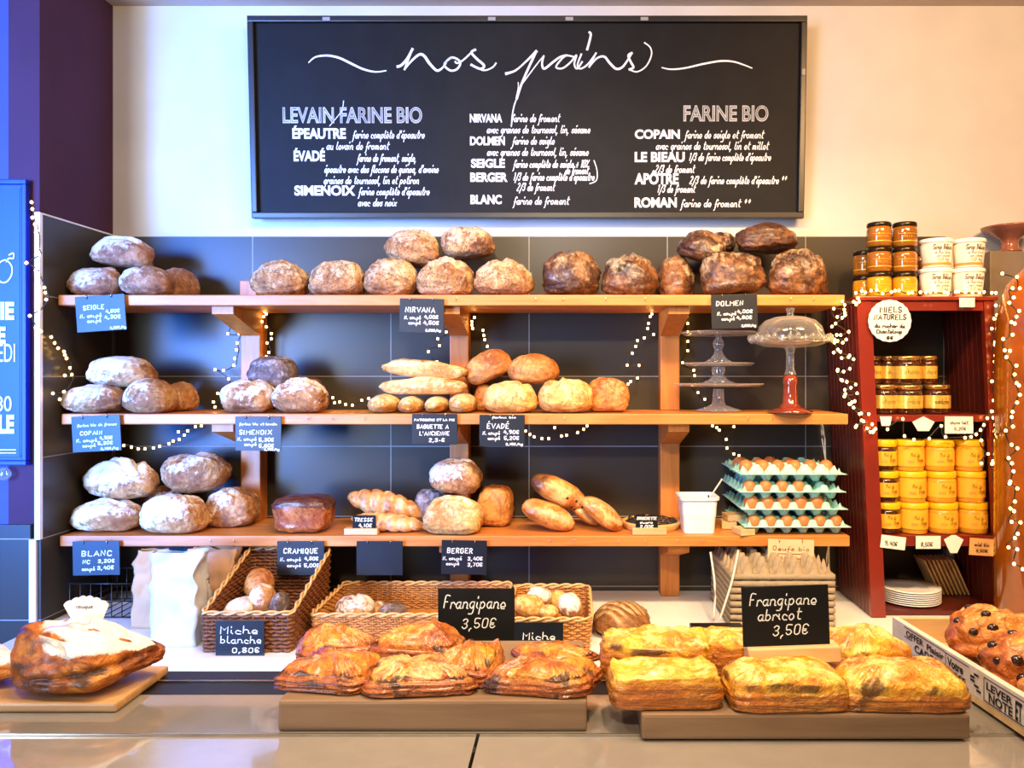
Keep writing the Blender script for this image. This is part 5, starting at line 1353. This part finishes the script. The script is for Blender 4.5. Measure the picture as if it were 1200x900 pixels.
dj = 2.25
h_ = 29
for col, px, dd, word in ((0, 1030, 2.26, 'left'), (1, 1060, 2.26, 'right')):
    for i, (kind, wd_) in enumerate((('gold', 'bottom golden'), ('dark', 'middle dark'), ('dark', 'top dark'))):
        jar(px, 0, 28, h_, dd, kind, '%s honey jar of the %s front stack of three on the red cabinet' % (wd_, word), gj, base=ZTOP + .0006 + i * (h_ * dd / F + .0008))
for i, (kind, wd_) in enumerate((('gold', 'bottom golden'), ('dark', 'top dark'))):
    jar(1013, 0, 26, h_, 2.36, kind, '%s honey jar of the short stack half hidden at the cabinet left' % wd_, gj, base=ZTOP + .0006 + i * (h_ * 2.36 / F + .0008))
    jar(1077, 0, 26, h_, 2.42, kind, '%s honey jar hidden between the jar stacks and the white tubs' % wd_, gj, base=ZTOP + .0006 + i * (h_ * 2.42 / F + .0008))
gt = 'white syrup tubs on top of the cabinet'
for i, v in enumerate(('lower', 'upper')):
    for px, word in ((1096, 'left'), (1134, 'right')):
        jar(px + (1 if i else 0), 0, 37.5, 34, 2.265, 'tub', '%s white syrup tub of the %s pair on the red cabinet' % (v, word), gt, base=ZTOP + .0006 + i * (34 * 2.265 / F + .0008))
gc = 'dark spread jars in the upper cabinet compartment'
for px, w, d_, lb, tx in ((1036, 31, 2.265, 'left', 'choco'), (1064.5, 31, 2.255, 'middle', 'fraise'), (1097, 31, 2.265, 'right', 'mandarine')):
    jar(px, 0, w, 34, d_, 'choco', 'squat dark spread jar with gold label, %s of the front three' % lb, gc, base=ZU + .0006, text=tx)
b2 = ZU + .0006 + 34 * 2.265 / F + .0012
for px, w, d_, lb in ((1024, 20, 2.31, 'leftmost and half hidden'), (1041, 16, 2.29, 'second from left and narrow'), (1062, 34, 2.262, 'largest at the front'), (1087, 21, 2.29, 'rightmost')):
    jar(px, 0, w, 33, d_, 'choco', 'upper layer spread jar in the cabinet, %s' % lb, 'upper layer of spread jars in the cabinet', base=b2)
gh = 'yellow-lidded honeys in the lower cabinet compartment'
for r_, (kinds, word) in enumerate(((('glass', 'plastic', 'glass', 'glass'), 'bottom row'), (('glass', 'plastic', 'glass', 'plastic'), 'middle row'), (('glass', 'plastic', 'glass', 'plastic'), 'top row'))):
    for c_, kd in enumerate(kinds):
        px = (1040, 1070.5, 1104.5, 1139.5)[c_] - r_ * 2.2; w = (29, 33, 33.5, 33)[c_]
        hh = 36
        nm = ('brown honey jar' if c_ == 0 else 'honey jar') if kd == 'glass' else 'cloudy honey tub'
        jar(px, 0, w * .985, hh, 2.268, kd, 'yellow-lidded %s, %s from left in the %s of the cabinet' % (nm, ordn[c_], word), gh, base=ZL + .0006 + r_ * (hh * 2.268 / F + .0007))

# cards on the cabinet
circ = [(.5 + (.5 - .012 * (i % 2)) * math.sin(2 * PI * i / 40), .5 + (.5 - .012 * (i % 2)) * math.cos(2 * PI * i / 40)) for i in range(40)]
tag(1017, 351, 1068, 401, 2.205, [('MIELS', 1031, 366, 3.4, 26), ('NATURELS', 1024, 374.5, 3.2, 38), ('du rucher de', 1025, 384, 2.5, 35), ('Chanteloup', 1027, 390.5, 2.3, 30), ('6€', 1039, 397.5, 2.1, 8)], 'round white scalloped card about natural honeys pinned to the red cabinet', mat='paper', ink='ink', hooks=False, group=None, shape=circ, lw=1.25, border=None)
cg = 'small white price cards on the cabinet shelves'
pent = [(.25, 0), (.75, 0), (1, .62), (.5, 1), (0, .62)]
DT = 2.212
kw = dict(mat='paper', ink='ink', hooks=False, lw=.9)
tag(1031, 488, 1045, 499, DT, [], 'smallest white card on the upper cabinet shelf at the left', group=cg, shape=[(.15, 0), (.85, 0), (1, 1), (0, 1)], **kw)
tag(1069, 488, 1095, 505, DT, [], 'white five-sided card with a black pin on the upper cabinet shelf', group=cg, shape=pent, **kw)
tag(1107, 488, 1140, 508, DT, [('choco lait', 1113, 497, 2, 21), ('5,20€', 1118, 504, 2.2, 14)], 'white card in a clear plastic sleeve on the upper cabinet shelf', group=cg, **kw)
tag(1031, 628, 1060, 643, DT, [('9,40€', 1036, 639, 3, 15)], 'tilted white price card at the left of the lower cabinet shelf', rot=7, group=cg, **kw)
tag(1073, 628, 1102, 643, DT, [('8,50€', 1079, 640, 3, 14)], 'level white price card, second on the lower cabinet shelf', group=cg, **kw)
tag(1106, 627, 1129, 648, DT, [], 'white five-sided card without writing on the lower cabinet shelf', group=cg, shape=[(.33, 0), (.67, 0), (1, .75), (.6, 1), (.4, 1), (0, .75)], **kw)
tag(1135, 631, 1166, 651, DT, [('miel bio', 1141, 640, 2, 17), ('3,50€', 1143, 647, 2, 14)], 'brown kraft card in a clear sleeve at the right of the lower cabinet shelf', rot=4, mat='kraft', ink='inkbrown', hooks=False, group=None)
tag(1124, 349, 1142, 360, 2.206, [], 'plain cream card stuck on the top edge of the red cabinet', group=None, **kw)

# plates and cardboard in the bottom of the cabinet
zf = ZBOT + .0145
for i in range(7):
    bm = lathe(NB(), [(0, 0), (.055, 0), (.088, .006), (.088, .008), (.055, .0025), (0, .0025)], 36, cap=False)
    props(obj('paper_plate', bm, M['white'], None, (XX(1066, 2.335), 2.335, zf + .0005 + i * .0062)), 'white plate in the pile inside the bottom of the red cabinet' if i < 6 else 'topmost white plate of the pile in the bottom of the red cabinet', 'plate', 'pile of white plates in the cabinet')
for i in range(8):
    x = XX(1077, 2.43) + i * .013
    bm = box(NB(), -.002, .002, -.045, .03, 0, .118, .0004)
    props(obj('cardboard_sheet', bm, M['kraft'], None, (x + .05, 2.44, zf + .0006), smooth=False, rot=(0, -.42, 0)), 'thin brown cardboard sheet leaning in the row beside the plates', 'cardboard', 'row of leaning cardboard sheets in the cabinet')

# ---------------------------------------------------------------- far right: grey cupboard, glass compote, amber bottle
props(obj('grey_cupboard', box(NB(), XX(1150, 2.45), XX(1330, 2.45), 2.40, DB - .001, ZW + .0005, ZZ(297, 2.45), .004), M['greypaint'], None, smooth=False), 'plain grey cupboard at the right edge behind the amber bottle', 'cupboard')
d = 2.44; k = d / F; z0 = ZZ(297, 2.45)
props(obj('glass_compote', lathe(NB(), [(0, .0005), (13 * k, .0005), (14 * k, .005), (10 * k, .012), (9 * k, 12 * k), (11 * k, 16 * k), (22 * k, 23 * k), (30 * k, 28 * k), (31 * k, 30 * k), (28 * k, 29 * k), (14 * k, 21 * k), (0, 18 * k)], 40, cap=False), M['pinkglass'], None, (XX(1183, d), d, z0)), 'shallow brown glass footed bowl on the grey cupboard at the right edge', 'bowl')
d = 2.09; k = d / F; rb_ = 42 * k; zt = ZZ(312, d)
props(obj('amber_bottle', lathe(NB(), [(0, .0005), (rb_ * .93, .0005), (rb_, .02), (rb_, (zt - ZW) * .72), (rb_ * .93, (zt - ZW) * .86), (rb_ * .7, (zt - ZW) * .95), (rb_ * .35, (zt - ZW) * .99), (0, zt - ZW)], 48), M['amber'], None, (XX(1212, d), d, ZW + .0005)), 'huge round-shouldered amber glass bottle wrapped in fairy lights at the right edge', 'bottle')

# ---------------------------------------------------------------- fairy lights
bme = bpy.data.meshes.new('bulb'); bm = ball(NB(), (0, 0, 0), .0038, (1, 1, 1.15), 2); bm.to_mesh(bme); bm.free(); bme.materials.append(M['bulb'])
bme.polygons.foreach_set('use_smooth', [True] * len(bme.polygons))
def garland(label, pts, d, jit=.012, group='fairy light strings'):
    """pts: bulbs in photograph pixels with an optional own depth."""
    P = [W(p[0], p[1], p[2] if len(p) > 2 else d) for p in pts]
    root = empty('fairy_lights', P[0], label, 'fairy lights', group)
    rnd = random.Random(len(pts))
    bm = NB()
    wire = [tuple(p - P[0] + Vector((rnd.uniform(-1, 1) * jit * .4, .009, rnd.uniform(-1, 1) * jit * .4))) for p in P]
    tube(bm, cr(wire, 3), .0017, 5)
    for w_, p in zip(wire, P): tube(bm, [w_, tuple(p - P[0] + Vector((0, .003, 0)))], .0013, 4)
    obj('wire', bm, M['wire'], root)
    for p in P:
        o = bpy.data.objects.new('bulb', bme); COL.objects.link(o); o.parent = root; o.location = p - P[0]
garland('fairy lights running down the tile edge at the left', [(37, 237), (38, 245), (38, 255), (41, 263), (42, 272), (43, 281), (44, 291), (46, 298), (31, 308, 2.085), (42, 317), (45, 323), (52, 337), (53, 343), (54, 351), (45, 363), (35, 370, 2.08), (42, 384), (48, 388), (60, 395, 2.18), (64, 402, 2.19), (68, 408, 2.2), (75, 412, 2.22), (76, 416, 2.22), (78, 420, 2.23), (82, 431, 2.25), (76, 440, 2.22), (84, 439, 2.25), (75, 459, 2.2), (62, 461, 2.18), (70, 468, 2.19)], 2.138, .006)
garland('fairy light swag hanging under the left of the middle shelf', [(145, 522), (154, 524), (162, 526), (170, 526), (180, 525), (187, 523), (198, 520), (203, 517), (210, 515), (216, 510), (209, 506), (220, 505), (229, 500), (236, 499)], 2.40)
garland('fairy lights climbing beside the left post on its left', [(252, 477, 2.35), (250, 471, 2.35), (262, 463), (255, 461), (264, 454), (268, 444), (252, 433), (262, 434), (274, 428), (275, 420), (277, 410), (278, 402), (280, 391), (267, 391), (270, 381)], 2.44)
garland('fairy lights hanging beside the left post on its right', [(310, 365), (312, 368), (309, 371), (307, 377), (312, 383), (318, 391), (318, 397), (313, 402), (315, 413), (312, 418), (310, 426)], 2.44)
garland('fairy lights lying on the middle shelf left of the baguettes', [(390, 466), (392, 472), (398, 471), (405, 474), (413, 475), (424, 469), (432, 467)], 2.42)
garland('fairy lights left of the middle post', [(521, 372), (522, 377), (523, 382), (523, 389), (513, 397), (515, 405), (502, 412), (512, 424)], 2.42)
garland('fairy lights right of the middle post', [(556, 372), (553, 377), (553, 381), (554, 385), (566, 387), (567, 393), (568, 398), (571, 406)], 2.42)
garland('fairy lights curling down left of the right post', [(764, 368), (762, 371), (760, 379), (759, 385), (766, 392), (755, 396), (747, 399), (745, 406), (741, 414), (735, 428), (749, 428), (747, 443), (739, 447), (736, 450)], 2.43)
garland('fairy light swag under the middle shelf below the gold loaves', [(616, 505), (621, 509), (626, 512), (635, 514), (643, 514), (650, 501), (658, 511), (664, 510), (677, 507), (684, 503), (688, 499)], 2.41)
garland('fairy lights hanging between the right post and the cake stand', [(805, 371), (803, 374), (806, 379), (806, 389), (806, 400), (806, 411), (800, 425), (813, 434), (814, 440), (811, 451), (818, 460), (826, 468)], 2.483)
garland('fairy lights hanging under the middle shelf above the egg trays', [(835, 499), (840, 501), (843, 504), (860, 500), (851, 515), (852, 525), (860, 532), (866, 534)], 2.43)
rnd = random.Random(5)
def along(path, n, jx, jy=4):
    c = cr(path, 8); L = [0]
    for a, b_ in zip(c, c[1:]): L.append(L[-1] + math.hypot(b_[0] - a[0], b_[1] - a[1]))
    out = []
    for i in range(n):
        s = L[-1] * i / (n - 1)
        q = max(j for j in range(len(L)) if L[j] <= s + 1e-9); q = min(q, len(c) - 2)
        t = (s - L[q]) / max(1e-6, L[q + 1] - L[q])
        out.append((c[q][0] + t * (c[q + 1][0] - c[q][0]) + rnd.uniform(-jx, jx), c[q][1] + t * (c[q + 1][1] - c[q][1]) + rnd.uniform(-jy, jy)))
    return out
garland('thick cluster of fairy lights down the left edge of the red cabinet', along([(1003, 347), (986, 366), (985, 385), (984, 402), (990, 420), (992, 440), (998, 455), (1000, 470), (1008, 484), (1014, 500), (1030, 503)], 62, 10, 5), 2.195)
garland('fairy lights lying along the top of the red cabinet', [(x + rnd.uniform(-3, 3), 342 + rnd.uniform(-3, 2)) for x in range(1000, 1174, 7)], 2.203, .006)
garland('fairy lights down the right edge of the red cabinet', along([(1164, 356), (1165, 380), (1164, 420), (1166, 450), (1167, 480), (1168, 510), (1166, 540), (1170, 570), (1168, 610), (1170, 660), (1172, 690)], 40, 4, 5), 2.195)
garland('fairy light swag across the middle of the red cabinet', [(1040, 503), (1058, 491), (1060, 511), (1071, 515), (1089, 514), (1103, 499), (1108, 512), (1131, 513), (1138, 512), (1144, 509), (1149, 504), (1153, 498), (1157, 490), (1162, 482), (1150, 516), (1158, 532), (1150, 543)], 2.2, .006)
garland('fairy lights draped over the huge amber bottle', along([(1178, 323), (1190, 330), (1182, 352), (1196, 376), (1186, 380), (1180, 412), (1188, 440), (1192, 470), (1184, 500), (1188, 530), (1184, 565), (1192, 585), (1186, 600), (1193, 625), (1186, 640), (1195, 665)], 44, 6, 6), 1.975)
